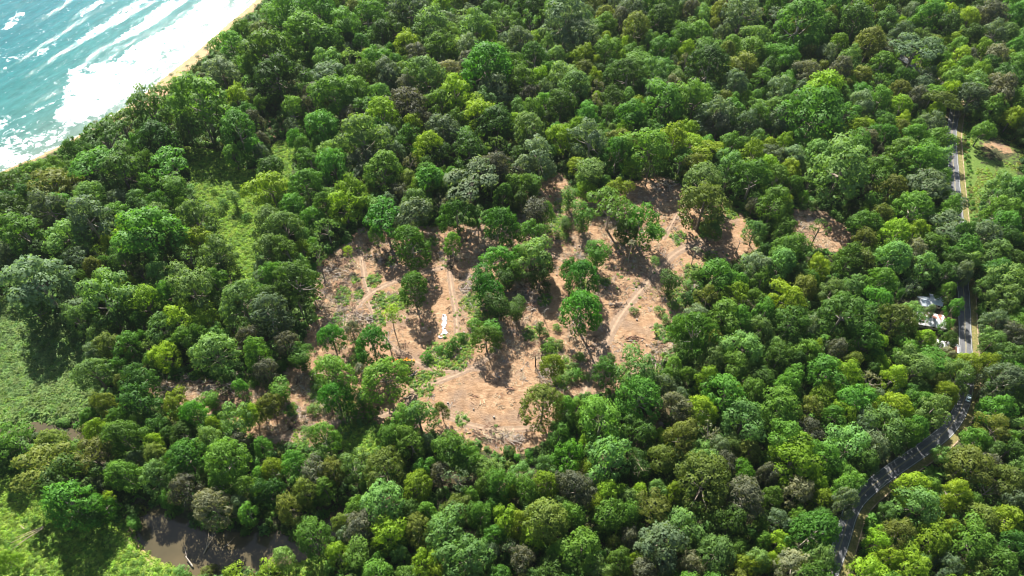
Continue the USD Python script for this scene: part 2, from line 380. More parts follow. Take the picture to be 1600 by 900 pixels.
# dirt tracks of the clearing: worn wheel ruts, edges fading into the soil
TRACK = mat('track_soil', {'g': ('geometry', {}), 'u': ('attribute', {'attribute': 'across'}), 'n': ('noise_texture', {'scale': 0.7, 'detail': 6.0, 'roughness': 0.7}),
                           'r': ('rgb_ramp', {'ramp': [(0.3, (0.215, 0.145, 0.098)), (0.7, (0.33, 0.238, 0.165))]}),
                           'rut': ('rgb_ramp', {'ramp': [(0.08, (1.0, 1.0, 1.0)), (0.2, (0.75, 0.74, 0.72)), (0.36, (0.75, 0.74, 0.72)), (0.45, (1.05, 1.03, 1.0)), (0.55, (1.05, 1.03, 1.0)), (0.64, (0.72, 0.71, 0.7)), (0.8, (0.72, 0.71, 0.7)), (0.9, (1.0, 1.0, 1.0))]}),
                           'm': ('mix', {'mix_type': 'multiply', 'fac': 1.0}), 'p': ('principled_bsdf', {'roughness': 0.95, 'specular_ior_level': 0.1}),
                           'e': ('rgb_ramp', {'ramp': [(0.0, (0, 0, 0)), (0.22, (0.95, 0.95, 0.95)), (0.78, (0.95, 0.95, 0.95)), (1.0, (0, 0, 0))]}),
                           'e1': ('math', {'math_type': 'multiply_add', 'value2': 1.6, 'value3': -0.8}), 'e2': ('math', {'math_type': 'add'}), 'e3': ('rgb_ramp', {'ramp': [(0.35, (0, 0, 0)), (0.7, (1, 1, 1))]}),
                           't': ('transparent_bsdf', {}), 'x': ('mix_closure', {})},
            [('g.position', 'n.vector'), ('n.fac', 'r.fac'), ('u.fac', 'rut.fac'), ('r.color', 'm.color1'), ('rut.color', 'm.color2'), ('m.color', 'p.base_color'),
             ('u.fac', 'e.fac'), ('n.fac', 'e1.value1'), ('e1.value', 'e2.value1'), ('e.color', 'e2.value2'), ('e2.value', 'e3.fac'), ('e3.color', 'x.fac'), ('t.BSDF', 'x.closure1'), ('p.BSDF', 'x.closure2')], surface='x.closure')
TRACK_LABELS = ['long straight dirt track across the right half of the clearing', 'short dirt track running down from the felled trees to the junction', 'dirt track branching past the round trees to the junction', 'curving dirt track below the slender yellow-green tree',
                'faint dirt spur beside the green weed patch', 'worn dirt track beside the white sheet', 'shaded dirt track along the lower edge of clearing', 'wheel track along the bottom edge of the bare field', 'dirt track through the upper stumps', 'wheel track sweeping across the bare field']
for (line, w), lab in zip(TRACKS, TRACK_LABELS):
    m, u = ribbon(line, -w / 2 - 0.6, w / 2 + 0.6, 0.05, 9)
    tag(obj('dirt_track', m, TRACK, smooth=True, primvars={'across': u}), lab, 'dirt track', kind='structure')

# ------------------------------------------------------------------ water
sx = np.arange(-620, 80, 1.0)
sy = np.arange(290, 620, 1.0)
SXX, SYY = np.meshgrid(sx, sy)
sline = LineString(SHORE)
sd = field(d_sea, SXX.ravel(), SYY.ravel()).reshape(SXX.shape)
sl = field(d_land, SXX.ravel(), SYY.ravel()).reshape(SXX.shape)
T = SHORE[11] - SHORE[2]; T /= np.linalg.norm(T)
along = SXX * T[0] + SYY * T[1]
wob = 9 * noise2(SXX, SYY, 70, 2, 5)
swell = np.sin((sd + wob) / 30 * 2 * np.pi) + 0.4 * np.sin((sd + wob * 1.4) / 13 * 2 * np.pi + 0.05 * along)
chop = noise2(SXX, SYY, 6, 3, 6)
sz = SEA_LEVEL + np.clip(sd / 40, 0.1, 1) * (0.22 * swell + 0.14 * chop)
sz = np.where(sl > 0, SEA_LEVEL - 0.03 * sl, sz)


def sea_mask(pts, sigma):
    return ndimage.gaussian_filter(shapely.contains_xy(ground_poly(pts), SXX.ravel(), SYY.ravel()).reshape(SXX.shape).astype(float), sigma)


foam = 1.15 * sea_mask([(84, 186), (96, 150), (104, 118), (112, 102), (150, 96), (200, 72), (255, 42), (300, 10), (330, -12), (395, -14), (345, 38), (285, 85), (225, 130), (170, 165), (140, 186), (110, 196)], 2.6)
foam = np.maximum(foam, 0.75 * sea_mask([(116, 60), (150, 36), (190, 10), (225, -8), (235, 0), (190, 28), (150, 48), (122, 64)], 2.0))
foam = np.maximum(foam, 0.8 * sea_mask([(180, 58), (215, 34), (262, -4), (276, 0), (240, 32), (190, 60)], 2.0))
foam = np.maximum(foam, 0.55 * sea_mask([(120, 22), (150, -5), (165, -5), (128, 26)], 2.0))
foam = np.maximum(foam, 0.5 * sea_mask([(0, 100), (0, 88), (50, 74), (100, 50), (108, 56), (60, 84)], 3.0))
foam = np.maximum(foam, 0.8 * sea_mask([(0, 44), (10, 28), (30, 12), (36, 16), (16, 40)], 2.0))
foam = np.maximum(foam, 1.0 * sea_mask([(-60, 200), (0, 180), (16, 178), (10, 190), (-60, 220)], 2.0))
foam = np.maximum(foam, 0.85 * sea_mask([(-80, 270), (0, 226), (40, 238), (100, 218), (80, 236), (40, 252), (-80, 300)], 2.5))
foam = np.maximum(foam, 0.5 * sea_mask([(0, 205), (60, 190), (120, 195), (90, 225), (40, 236), (0, 230)], 4.0))
foam = np.maximum(foam, 0.8 * np.exp(-(sd / 2.6) ** 2) * (sd > 0))
crest = sea_mask([(0, 188), (40, 172), (90, 149), (92, 153), (42, 177), (0, 192)], 0.8)
foam = np.maximum(foam, 0.55 * crest)
lace = noise2(along / 2.6, sd, 9, 4, 51) + 0.6 * noise2(SXX, SYY, 5, 3, 52)
foam = np.clip(foam * (0.80 + 0.85 * lace) - 0.03, 0, 1.1)
dsea = np.clip(sd / 150, 0, 1)
n1, m1 = SXX.shape
ii, jj = np.meshgrid(np.arange(m1 - 1), np.arange(n1 - 1))
a0 = (jj * m1 + ii).ravel()
keep = (field(sea_in.astype(float), SXX.ravel(), SYY.ravel()).reshape(SXX.shape) > 0) | (sl < 4)
kq = keep[:-1, :-1].ravel() & keep[1:, 1:].ravel()
sq = np.stack([a0, a0 + 1, a0 + m1 + 1, a0 + m1], 1)[kq]
used, inv = np.unique(sq.ravel(), return_inverse=True)
SV = np.stack([SXX.ravel(), SYY.ravel(), sz.ravel()], 1)[used]
OCEAN = mat('sea_water', {
    'g': ('geometry', {}), 'fo': ('attribute', {'attribute': 'foam'}), 'dp': ('attribute', {'attribute': 'depth'}),
    'map': ('mapping', {'scale': (1.0, 1.0, 1.0), 'rotation': (0, 0, -math.atan2(T[1], T[0]))}), 'map2': ('mapping', {'scale': (0.10, 0.30, 0.2)}),
    'n1': ('noise_texture', {'scale': 0.25, 'detail': 8.0, 'roughness': 0.75, 'distortion': 0.6}), 'n2': ('noise_texture', {'scale': 1.0, 'detail': 6.0, 'roughness': 0.65}), 'n3': ('noise_texture', {'scale': 0.9, 'detail': 4.0, 'roughness': 0.6}),
    'f1': ('math', {'math_type': 'multiply_add', 'value2': 3.0, 'value3': -1.5}), 'f2': ('math', {'math_type': 'add'}), 'f3': ('rgb_ramp', {'ramp': [(0.36, (0, 0, 0)), (0.52, (0.45, 0.45, 0.45)), (0.72, (1, 1, 1))]}),
    'w': ('rgb_ramp', {'ramp': [(0.0, (0.10, 0.155, 0.12)), (0.25, (0.040, 0.130, 0.112)), (0.6, (0.016, 0.115, 0.108)), (1.0, (0.010, 0.103, 0.11))]}),
    'hv': ('rgb_ramp', {'ramp': [(0.3, (0.75, 0.75, 0.75)), (0.7, (1.25, 1.2, 1.2))]}), 'wm': ('mix', {'mix_type': 'multiply', 'fac': 1.0}),
    'bs': ('math', {'math_type': 'add'}), 'b': ('bump', {'strength': 0.35, 'distance': 0.5}),
    'pw': ('principled_bsdf', {'roughness': 0.12, 'ior': 1.33, 'specular_ior_level': 0.5}), 'pf': ('principled_bsdf', {'base_color': (0.86, 0.87, 0.87), 'roughness': 0.8}), 'x': ('mix_closure', {})},
    [('g.position', 'map.vector'), ('map.vector', 'map2.vector'), ('g.position', 'n1.vector'), ('map2.vector', 'n2.vector'), ('g.position', 'n3.vector'),
     ('n1.fac', 'f1.value1'), ('f1.value', 'f2.value1'), ('fo.fac', 'f2.value2'), ('f2.value', 'f3.fac'), ('f3.color', 'x.fac'),
     ('dp.fac', 'w.fac'), ('n2.fac', 'hv.fac'), ('w.color', 'wm.color1'), ('hv.color', 'wm.color2'), ('wm.color', 'pw.base_color'),
     ('n2.fac', 'bs.value1'), ('n3.fac', 'bs.value2'), ('bs.value', 'b.height'), ('b.normal', 'pw.normal'), ('pw.BSDF', 'x.closure1'), ('pf.BSDF', 'x.closure2')], surface='x.closure')
tag(obj('sea', (SV, inv.reshape(-1, 4)), OCEAN, smooth=True, primvars={'foam': foam.ravel()[used], 'depth': dsea.ravel()[used]}), 'turquoise sea with white surf breaking along the beach', 'sea', kind='structure')
far_sea = Polygon([(-3900, 291), (-621, 291), (-621, 620), (200, 620), (200, 4900), (-3900, 4900)])
fv, ff = trimesh.creation.triangulate_polygon(far_sea, engine='earcut') if False else (np.array([(-3900, 150, 0), (-620, 290, 0), (-620, 619, 0), (-30, 619, 0), (200, 4900, 0), (-3900, 4900, 0)], float) + [0, 0, SEA_LEVEL - 0.1], np.array([[0, 1, 2], [0, 2, 5], [2, 3, 4], [2, 4, 5]]))
tag(obj('open_sea', (fv, ff), OCEAN, primvars={'foam': np.zeros(len(fv)), 'depth': np.ones(len(fv))}), 'open turquoise sea farther from the shore', 'sea', kind='structure')
MURK = mat('brown_pond_water', {'g': ('geometry', {}), 'n': ('noise_texture', {'scale': 0.05, 'detail': 4.0}), 'r': ('rgb_ramp', {'ramp': [(0.35, (0.055, 0.047, 0.026)), (0.65, (0.085, 0.066, 0.036))]}),
                                'n2': ('noise_texture', {'scale': 1.2, 'detail': 3.0}), 'b': ('bump', {'strength': 0.05, 'distance': 0.1}), 'p': ('principled_bsdf', {'roughness': 0.06, 'ior': 1.33})},
           [('g.position', 'n.vector'), ('g.position', 'n2.vector'), ('n.fac', 'r.fac'), ('r.color', 'p.base_color'), ('n2.fac', 'b.height'), ('b.normal', 'p.normal')])


def sheet(poly, z):
    tri = [t for t in shapely.constrained_delaunay_triangles(poly).geoms] if hasattr(shapely, 'constrained_delaunay_triangles') else [t for t in shapely.ops.triangulate(poly) if poly.contains(t.representative_point())]
    v = np.array([[*c, z] for t in tri for c in list(t.exterior.coords)[:3]])
    f = np.arange(len(v)).reshape(-1, 3)
    nn = np.cross(v[f[:, 1]] - v[f[:, 0]], v[f[:, 2]] - v[f[:, 0]])[:, 2] < 0
    f[nn] = f[nn][:, ::-1]
    return v, f


import shapely.ops
tag(obj('pond', sheet(POND.buffer(1.5), WATER_LEVEL), MURK), 'murky brown pond edged with mud at the bottom of the forest', 'pond', kind='structure')
for c, lab in zip(CREEKS, ('narrow dark creek winding under the trees from the pond', 'dark creek below the leafy swamp')):
    tag(obj('creek', sheet(c.difference(POND.buffer(1.5)).simplify(0.3) if c.difference(POND.buffer(1.5)).geom_type == 'Polygon' else c, WATER_LEVEL - 0.02), MURK), lab, 'creek', kind='structure')

# ------------------------------------------------------------------ foliage materials
LEAF = {'D': (0.095, 0.205, 0.038), 'E': (0.115, 0.315, 0.028), 'G': (0.165, 0.352, 0.052), 'L': (0.240, 0.415, 0.118), 'Y': (0.325, 0.495, 0.040),
        'B': (0.222, 0.315, 0.178), 'O': (0.235, 0.295, 0.060), 'P': (0.195, 0.205, 0.145), 'T': (0.320, 0.325, 0.205)}
COLOUR_WORD = {'D': 'dark green', 'E': 'deep emerald', 'G': 'mid-green', 'L': 'light green', 'Y': 'yellow-green', 'B': 'grey-green', 'O': 'olive', 'P': 'brownish grey', 'T': 'pale tan'}
COLOUR_NAME = {'D': 'dark_green', 'E': 'emerald', 'G': 'mid_green', 'L': 'light_green', 'Y': 'yellow_green', 'B': 'grey_green', 'O': 'olive', 'P': 'brown_grey', 'T': 'pale_tan'}


def leaf_material(name, c, spread=0.5, gloss=0.55):
    c = np.array(c)
    return mat(name, {
        'g': ('geometry', {}), 'oi': ('object_info', {}), 'tc': ('texture_coordinate', {}),
        'n': ('noise_texture', {'scale': 0.35, 'detail': 3.0}),
        'isl': ('rgb_ramp', {'ramp': [(0.0, tuple(c * (1 - spread) * [0.95, 1, 0.9])), (0.55, tuple(c)), (0.9, tuple(c * [1.5, 1.4, 1.3])), (1.0, tuple(np.minimum(c * [1.6, 1.45, 1.4], 0.55)))]}),
        'nr': ('rgb_ramp', {'ramp': [(0.3, (0.72, 0.78, 0.8)), (0.7, (1.25, 1.18, 1.0))]}),
        'm': ('mix', {'mix_type': 'multiply', 'fac': 1.0}),
        'hr': ('map_range', {'from_min': 0.0, 'from_max': 1.0, 'to_min': 0.482, 'to_max': 0.514}),
        'r2': ('math', {'math_type': 'fraction'}), 'r3': ('math', {'math_type': 'multiply', 'value2': 7.31}),
        'vr': ('map_range', {'from_min': 0.0, 'from_max': 1.0, 'to_min': 0.72, 'to_max': 1.3}),
        'h': ('hsv', {}),
        'tm': ('mix', {'mix_type': 'multiply', 'fac': 1.0, 'color2': (1.6, 1.65, 0.7)}),
        't': ('translucent_bsdf', {}), 'p': ('principled_bsdf', {'roughness': gloss, 'specular_ior_level': 0.16}), 'x': ('mix_closure', {'fac': 0.42})},
        [('tc.object', 'n.vector'), ('g.random_per_island', 'isl.fac'), ('n.fac', 'nr.fac'), ('isl.color', 'm.color1'), ('nr.color', 'm.color2'),
         ('oi.random', 'hr.value'), ('oi.random', 'r3.value1'), ('r3.value', 'r2.value1'), ('r2.value', 'vr.value'),
         ('hr.result', 'h.hue'), ('vr.result', 'h.value'), ('m.color', 'h.color'), ('h.color', 'p.base_color'), ('h.color', 'tm.color1'), ('tm.color', 't.color'),
         ('p.BSDF', 'x.closure1'), ('t.BSDF', 'x.closure2')], surface='x.closure')


LEAF_MAT = {k: leaf_material(f'leaf_{COLOUR_NAME[k]}', c) for k, c in LEAF.items()}
BARK = plain('grey_bark', (0.20, 0.165, 0.125), 0.9, 2.0, 0.4, spec=0.15)
PALE_BARK = plain('pale_bark', (0.34, 0.29, 0.23), 0.9, 2.0, 0.35, spec=0.15)


def rand_unit(rng, n):
    v = rng.normal(size=(n, 3))
    return v / np.linalg.norm(v, axis=1, keepdims=True)


def cards(rng, pos, nrm, size, jitter=0.55, aspect=0.62):
    """Leaf sprays: one small folded diamond per position, facing roughly along nrm."""
    n = len(pos)
    nn = nrm + jitter * rand_unit(rng, n)
    nn /= np.linalg.norm(nn, axis=1, keepdims=True)
    a = np.cross(nn, rand_unit(rng, n)); a /= np.maximum(np.linalg.norm(a, axis=1, keepdims=True), 1e-6)
    b = np.cross(nn, a)
    s = (size * rng.uniform(0.6, 1.35, n))[:, None]
    k = aspect * rng.uniform(0.75, 1.3, (n, 1))
    fold = nn * s * rng.uniform(-0.05, 0.28, (n, 1))
    v = np.stack([pos - a * s * 0.5 - fold, pos + b * s * k * 0.5, pos + a * s * 0.5 - fold, pos - b * s * k * 0.5], 1).reshape(-1, 3)
    base = np.arange(n)[:, None] * 4
    shade = 0.62 * nrm / np.maximum(np.linalg.norm(nrm, axis=1, keepdims=True), 1e-6) + 0.38 * nn
    shade = np.where((shade * nn).sum(1, keepdims=True) < 0.15, nn, shade)
    shade /= np.linalg.norm(shade, axis=1, keepdims=True)
    return v, np.vstack([base + [0, 3, 1], base + [1, 3, 2]]).reshape(2, n, 3).transpose(1, 0, 2).reshape(-1, 3), np.repeat(shade, 4, axis=0)


def leaf_mesh(path, leaf, material):
    m = usdkit.mesh(stage, path, leaf[:2], material)
    m.CreateNormalsAttr(Vt.Vec3fArray.FromNumpy(leaf[2].astype(np.float32)))
    m.SetNormalsInterpolation('vertex')
    return m


def lobe_points(rng, c, r, n, squash=0.8, low=-0.45, ragged=0.16):
    d = rand_unit(rng, int(n * 1.7) + 8)
    d = d[d[:, 2] > low][:n]
    w = 1 + ragged * np.sin(d[:, 0] * 5.1 + c[0] * 3) * np.cos(d[:, 1] * 4.7 + c[1] * 2) + ragged * 0.8 * np.sin(d[:, 2] * 7 + c[2] + d[:, 0] * 6)
    depth = rng.beta(3.5, 1.2, len(d))
    rad = r * w * (0.5 + 0.55 * depth)
    p = c + d * rad[:, None] * [1, 1, squash]
    nn = d / np.array([1, 1, squash])
    nn /= np.linalg.norm(nn, axis=1, keepdims=True)
    return p, nn


R0, H0, C0 = 9.0, 19.0, 12.6      # the size each kind of crown is built at


def crown(shape, seed):
    """Leaves of one crown with its lobes; returns (leaf mesh, lobe centres)."""
    rng = np.random.default_rng(seed)
    lobes = []
    if shape == 'c':               # cauliflower of unequal lobes, hanging low at the sides
        n = rng.integers(13, 18)
        for i in range(n):
            u = (i + 0.5) / n
            th = i * 2.399963 + rng.uniform(-0.4, 0.4)
            rad = math.sqrt(u) * 0.80 * R0 * rng.uniform(0.85, 1.12) * (1 + 0.22 * math.cos(th - seed))
            z = C0 + 4.4 * (1 - u ** 1.3) + rng.uniform(-1.5, 1.2) - 2.4 * u
            lobes.append((np.array([rad * math.cos(th), rad * math.sin(th), z]), R0 * rng.uniform(0.24, 0.37), 0.85))
        for i in range(9):
            th = i * 0.698 + rng.uniform(-0.3, 0.3)
            q = 0.74 * R0 * rng.uniform(0.8, 1.05)
            lobes.append((np.array([q * math.cos(th), q * math.sin(th), C0 - 5.0 + rng.uniform(-1.6, 1.2)]), R0 * rng.uniform(0.2, 0.3), 1.0))
        size, dens, jit = 0.9, 21, 0.6
    elif shape == 'd':             # dense rounded dome, small billows
        n = 52
        for i in range(n):
            u = (i + 0.5) / n
            th = i * 2.399963 + rng.uniform(-0.2, 0.2)
            ph = u * 2.05
            q = R0 * (0.83 + 0.08 * math.sin(2 * th + seed) + rng.uniform(-0.06, 0.06))
            lobes.append((np.array([q * math.sin(ph) * math.cos(th), q * math.sin(ph) * math.sin(th), C0 - 3.0 + 8.6 * math.cos(ph)]), R0 * rng.uniform(0.17, 0.26), 0.9))
        size, dens, jit = 0.8, 20, 0.55
    elif shape == 's':             # spreading layers
        n = 22
        for i in range(n):
            u = (i + 0.5) / n
            th = i * 2.399963 + rng.uniform(-0.5, 0.5)
            rad = math.sqrt(u) * 0.88 * R0
            lobes.append((np.array([rad * math.cos(th), rad * math.sin(th), C0 + 2.7 - 3.2 * u ** 1.5 + rng.uniform(-1.3, 0.9)]), R0 * rng.uniform(0.20, 0.31), 0.45))
        size, dens, jit = 0.8, 21, 0.5
    elif shape == 'a':             # open crown of loose sprays
        n = 17
        for i in range(n):
            u = (i + 0.5) / n
            th = i * 2.399963 + rng.uniform(-0.5, 0.5)
            rad = math.sqrt(u) * 0.85 * R0
            lobes.append((np.array([rad * math.cos(th), rad * math.sin(th), C0 + 3.4 * (1 - u) - 2.5 * u + rng.uniform(-2.0, 1.8)]), R0 * rng.uniform(0.13, 0.24), 0.7))
        size, dens, jit = 0.85, 8.5, 0.9
    elif shape == 'v':             # tall trunk hung with creepers
        for i in range(16):
            z = 2.0 + i * 1.0
            q = 1.8 + 1.5 * (i / 15.0)
            th = i * 2.399963
            lobes.append((np.array([q * 0.6 * math.cos(th), q * 0.6 * math.sin(th), z]), 1.4 + 1.3 * (i / 15.0) * rng.uniform(0.7, 1.2), 1.3))
        for i in range(6):
            th = rng.uniform(0, 6.28)
            lobes.append((np.array([2.8 * math.cos(th), 2.8 * math.sin(th), 17.0 + rng.uniform(-1.2, 1)]), rng.uniform(1.4, 2.3), 0.8))
        size, dens, jit = 0.62, 15, 0.8
    elif shape == 'k':             # small rounded head on a long slender stem
        for i in range(13):
            u = (i + 0.5) / 13
            th = i * 2.399963
            rad = math.sqrt(u) * 3.6
            lobes.append((np.array([rad * math.cos(th), rad * math.sin(th), 15.6 + 2.3 * (1 - u) + rng.uniform(-1.3, 0.9) - 1.4 * u]), rng.uniform(1.1, 1.7), 0.85))
        size, dens, jit = 0.6, 13, 0.8
    else:                          # 'b' bush down to the ground
        for i in range(13):
            u = (i + 0.5) / 13
            th = i * 2.399963 + rng.uniform(-0.5, 0.5)
            rad = math.sqrt(u) * 3.0
            lobes.append((np.array([rad * math.cos(th), rad * math.sin(th), 1.2 + 2.1 * (1 - u ** 1.4) + rng.uniform(-0.4, 0.4)]), rng.uniform(1.0, 1.6), 0.85))
        size, dens, jit = 0.5, 15, 0.7
    if shape in 'cdsa':            # no two crowns alike: stretched, flattened and lopsided each in its own way
        st = np.array([rng.uniform(0.86, 1.16), rng.uniform(0.86, 1.16), 1.0])
        tilt = rng.uniform(-0.16, 0.16, 2)
        fl = rng.uniform(0.82, 1.14)
        lobes = [(np.array([c[0] * st[0], c[1] * st[1], C0 + (c[2] - C0) * fl + tilt[0] * c[0] + tilt[1] * c[1]]), r * rng.uniform(0.82, 1.18), q) for c, r, q in lobes]
    P, N = [], []
    allc = np.array([l[0] for l in lobes]); allr = np.array([l[1] for l in lobes])
    for c, r, sq in lobes:
        n = int(dens * r * r * 0.84 / size ** 2)
        p, nn = lobe_points(rng, c, r, n, sq)
        deep = np.min(np.linalg.norm((p[:, None] - allc[None]) , axis=2) / allr[None], axis=1)
        keep = deep > 0.45
        P.append(p[keep]); N.append(nn[keep] + [0, 0, 0.25])
    P, N = np.vstack(P), np.vstack(N)
    return cards(rng, P, N, size, jit), allc


def trunk_mesh(shape, seed, lobes):
    rng = np.random.default_rng(seed + 999)
    parts = []
    if shape == 'b':
        return merge([tube([[0, 0, -0.3], [rng.uniform(-.2, .2), rng.uniform(-.2, .2), 0.8], [x, y, z]], [0.14, 0.1, 0.04], 5) for x, y, z in lobes[:5]])
    top = {'v': 16.5, 'k': 15.0}.get(shape, C0 + 1.0)
    r = {'v': 0.34, 'k': 0.20}.get(shape, 0.48)
    t = np.linspace(0, 1, 7)
    bend = rng.uniform(-0.5, 0.5, 2)
    pts = np.stack([bend[0] * np.sin(t * 3), bend[1] * np.sin(t * 2.4), -0.4 + t * (top + 0.4)], 1)
    parts.append(tube(pts, r * np.array([1.45, 1.05, 0.95, 0.85, 0.75, 0.6, 0.3]), 8))
    for c in lobes[rng.permutation(len(lobes))[:7]]:
        k = rng.integers(3, 5)
        p0 = pts[k]
        mid = (p0 + c) / 2 + [0, 0, -0.6]
        parts.append(tube([p0, mid, c], [r * 0.5, r * 0.33, 0.05], 5))
    return merge(parts)


CLASSES = {}
VARIANTS = {'c': 4, 'd': 2, 's': 2, 'a': 2, 'v': 2, 'k': 1, 'b': 2}
CROWNS = {}


def tree_class(colour, shape, variant):
    key = (colour, shape, variant)
    if key not in CLASSES:
        g = (shape, (variant * 7 + ord(colour)) % (VARIANTS[shape] + 9))
        if g not in CROWNS:
            s = ord(shape) * 100 + g[1]
            leaf, lob = crown(shape, s)
            CROWNS[g] = (leaf, trunk_mesh(shape, s, lob))
        leaf, tr = CROWNS[g]
        path = f"/World/{SHAPE_KIND[shape]}_{COLOUR_NAME[colour]}_kind_{'abcdef'[variant]}"
        stage.CreateClassPrim(path)
        leaf_mesh(path + '/crown', leaf, LEAF_MAT[colour])
        usdkit.mesh(stage, path + '/trunk', tr, PALE_BARK if (ord(colour) + variant) % 3 == 0 else BARK, smooth=True)
        CLASSES[key] = path
    return CLASSES[key]


SHAPE_KIND = {'c': 'clumped_tree', 'd': 'domed_tree', 's': 'spreading_tree', 'a': 'airy_tree', 'v': 'vine_covered_tree', 'k': 'slender_tree', 'b': 'bush'}
SHAPE_WORD = {'c': 'billowing tree', 'd': 'domed tree', 's': 'layered tree', 'a': 'airy tree', 'v': 'creeper-hung tree', 'k': 'slender tree', 'b': 'rounded bush'}


def kind_name(colour, shape):
    if shape != 'c':
        return SHAPE_KIND[shape]
    return COLOUR_NAME['D' if colour == 'E' else 'P' if colour == 'T' else colour] + '_tree'


def zone_phrase(px, py):
    p = at(px, py)
    q = Point(p[0], p[1])
    if q.distance(SEA) < 45:
        return 'along the beach'
    if MEADOWS[0].distance(q) < 22:
        return 'by the upper meadow'
    if q.distance(POND) < 22:
        return 'beside the brown pond'
    if q.distance(SWAMP) < 20:
        return 'by the leafy swamp'
    if q.distance(MEADOWS[1]) < 25:
        return 'by the lower meadow'
    if q.distance(ROAD_LINE) < 24:
        return 'beside the road'
    if q.distance(Point(*at(1450, 490)[:2])) < 45:
        return 'around the houses'
    if SOIL.contains(q):
        return 'standing in the clearing'
    if SOIL.distance(q) < 30:
        return 'at the clearing edge'
    if px > 1510:
        return 'inland of the road'
    if py < 260:
        return 'beyond the clearing'
    if py > 640:
        return 'below the clearing'
    if px > 1100:
        return 'between clearing and road'
    return 'seaward of the clearing'


PLACED = []      # (x, y, radius)
TO_LABEL = []


def plant_tree(colour, shape, x, y, r, h, label=None, where=None):
    cp = tree_class(colour, shape, random.randrange(VARIANTS[shape]))
    base = {'v': 4.2, 'k': 4.6, 'b': 4.0}.get(shape, R0)
    hh = {'v': 19.0, 'k': 18.8, 'b': 4.2}.get(shape, H0)
    z = gz(x, y)
    sxy, sz_ = r / base, h / hh
    px, py = to_px((x, y, z + h * 0.68))
    size = 'large ' if r > 11.5 else 'small ' if r < 5.2 else ''
    stem = f'{size}{COLOUR_WORD[colour]} {SHAPE_WORD[shape]} {where or zone_phrase(*to_px((x, y, z)))}'
    x_ = UsdGeom.Xform.Define(stage, fresh(kind_name(colour, shape)))
    x_.AddTranslateOp().Set(Gf.Vec3d(float(x), float(y), z))
    x_.AddRotateZOp().Set(random.uniform(0, 360))
    k = random.uniform(0.85, 1.16)
    x_.AddScaleOp().Set(Gf.Vec3f(sxy * k, sxy / k, sz_))
    p = x_.GetPrim()
    p.GetReferences().AddInternalReference(cp)
    p.SetInstanceable(True)
    tag(p, label, 'bush' if shape == 'b' else 'tree', 'bushes on the open ground' if shape == 'b' else f'{COLOUR_WORD[colour]} {SHAPE_KIND[shape].replace("_", " ")}s of the forest')
    PLACED.append((x, y, r, shape))
    TO_LABEL.append((p, label, stem, px, py, COLOUR_WORD[colour]))
    return p


def crown_at(px, py, rpx, colour, shape):
    """A tree whose crown shows at (px, py), rpx half wide."""
    depth = CAM_H / (SP + (py - 450) / FPX * CP)
    r = rpx * depth / FPX * 1.06
    for _ in range(3):
        if shape == 'v':
            h = max(9.0, r * 3.0)
        elif shape == 'k':
            h = 15 + r * 0.8
        elif shape == 'b':
            h = r * 1.05
        else:
            h = 8.0 + 1.7 * r
            if r < 5:
                h = 5 + 2.3 * r
        hc = {'v': 0.6, 'k': 0.84, 'b': 0.4, 'd': 0.66}.get(shape, 0.68) * h
        p = at(px, py, hc)
        depth = p[1] * CP + (CAM_H - hc) * SP
        r = rpx * depth / FPX * 1.06
    return p[0], p[1], r, h * random.uniform(0.94, 1.06)


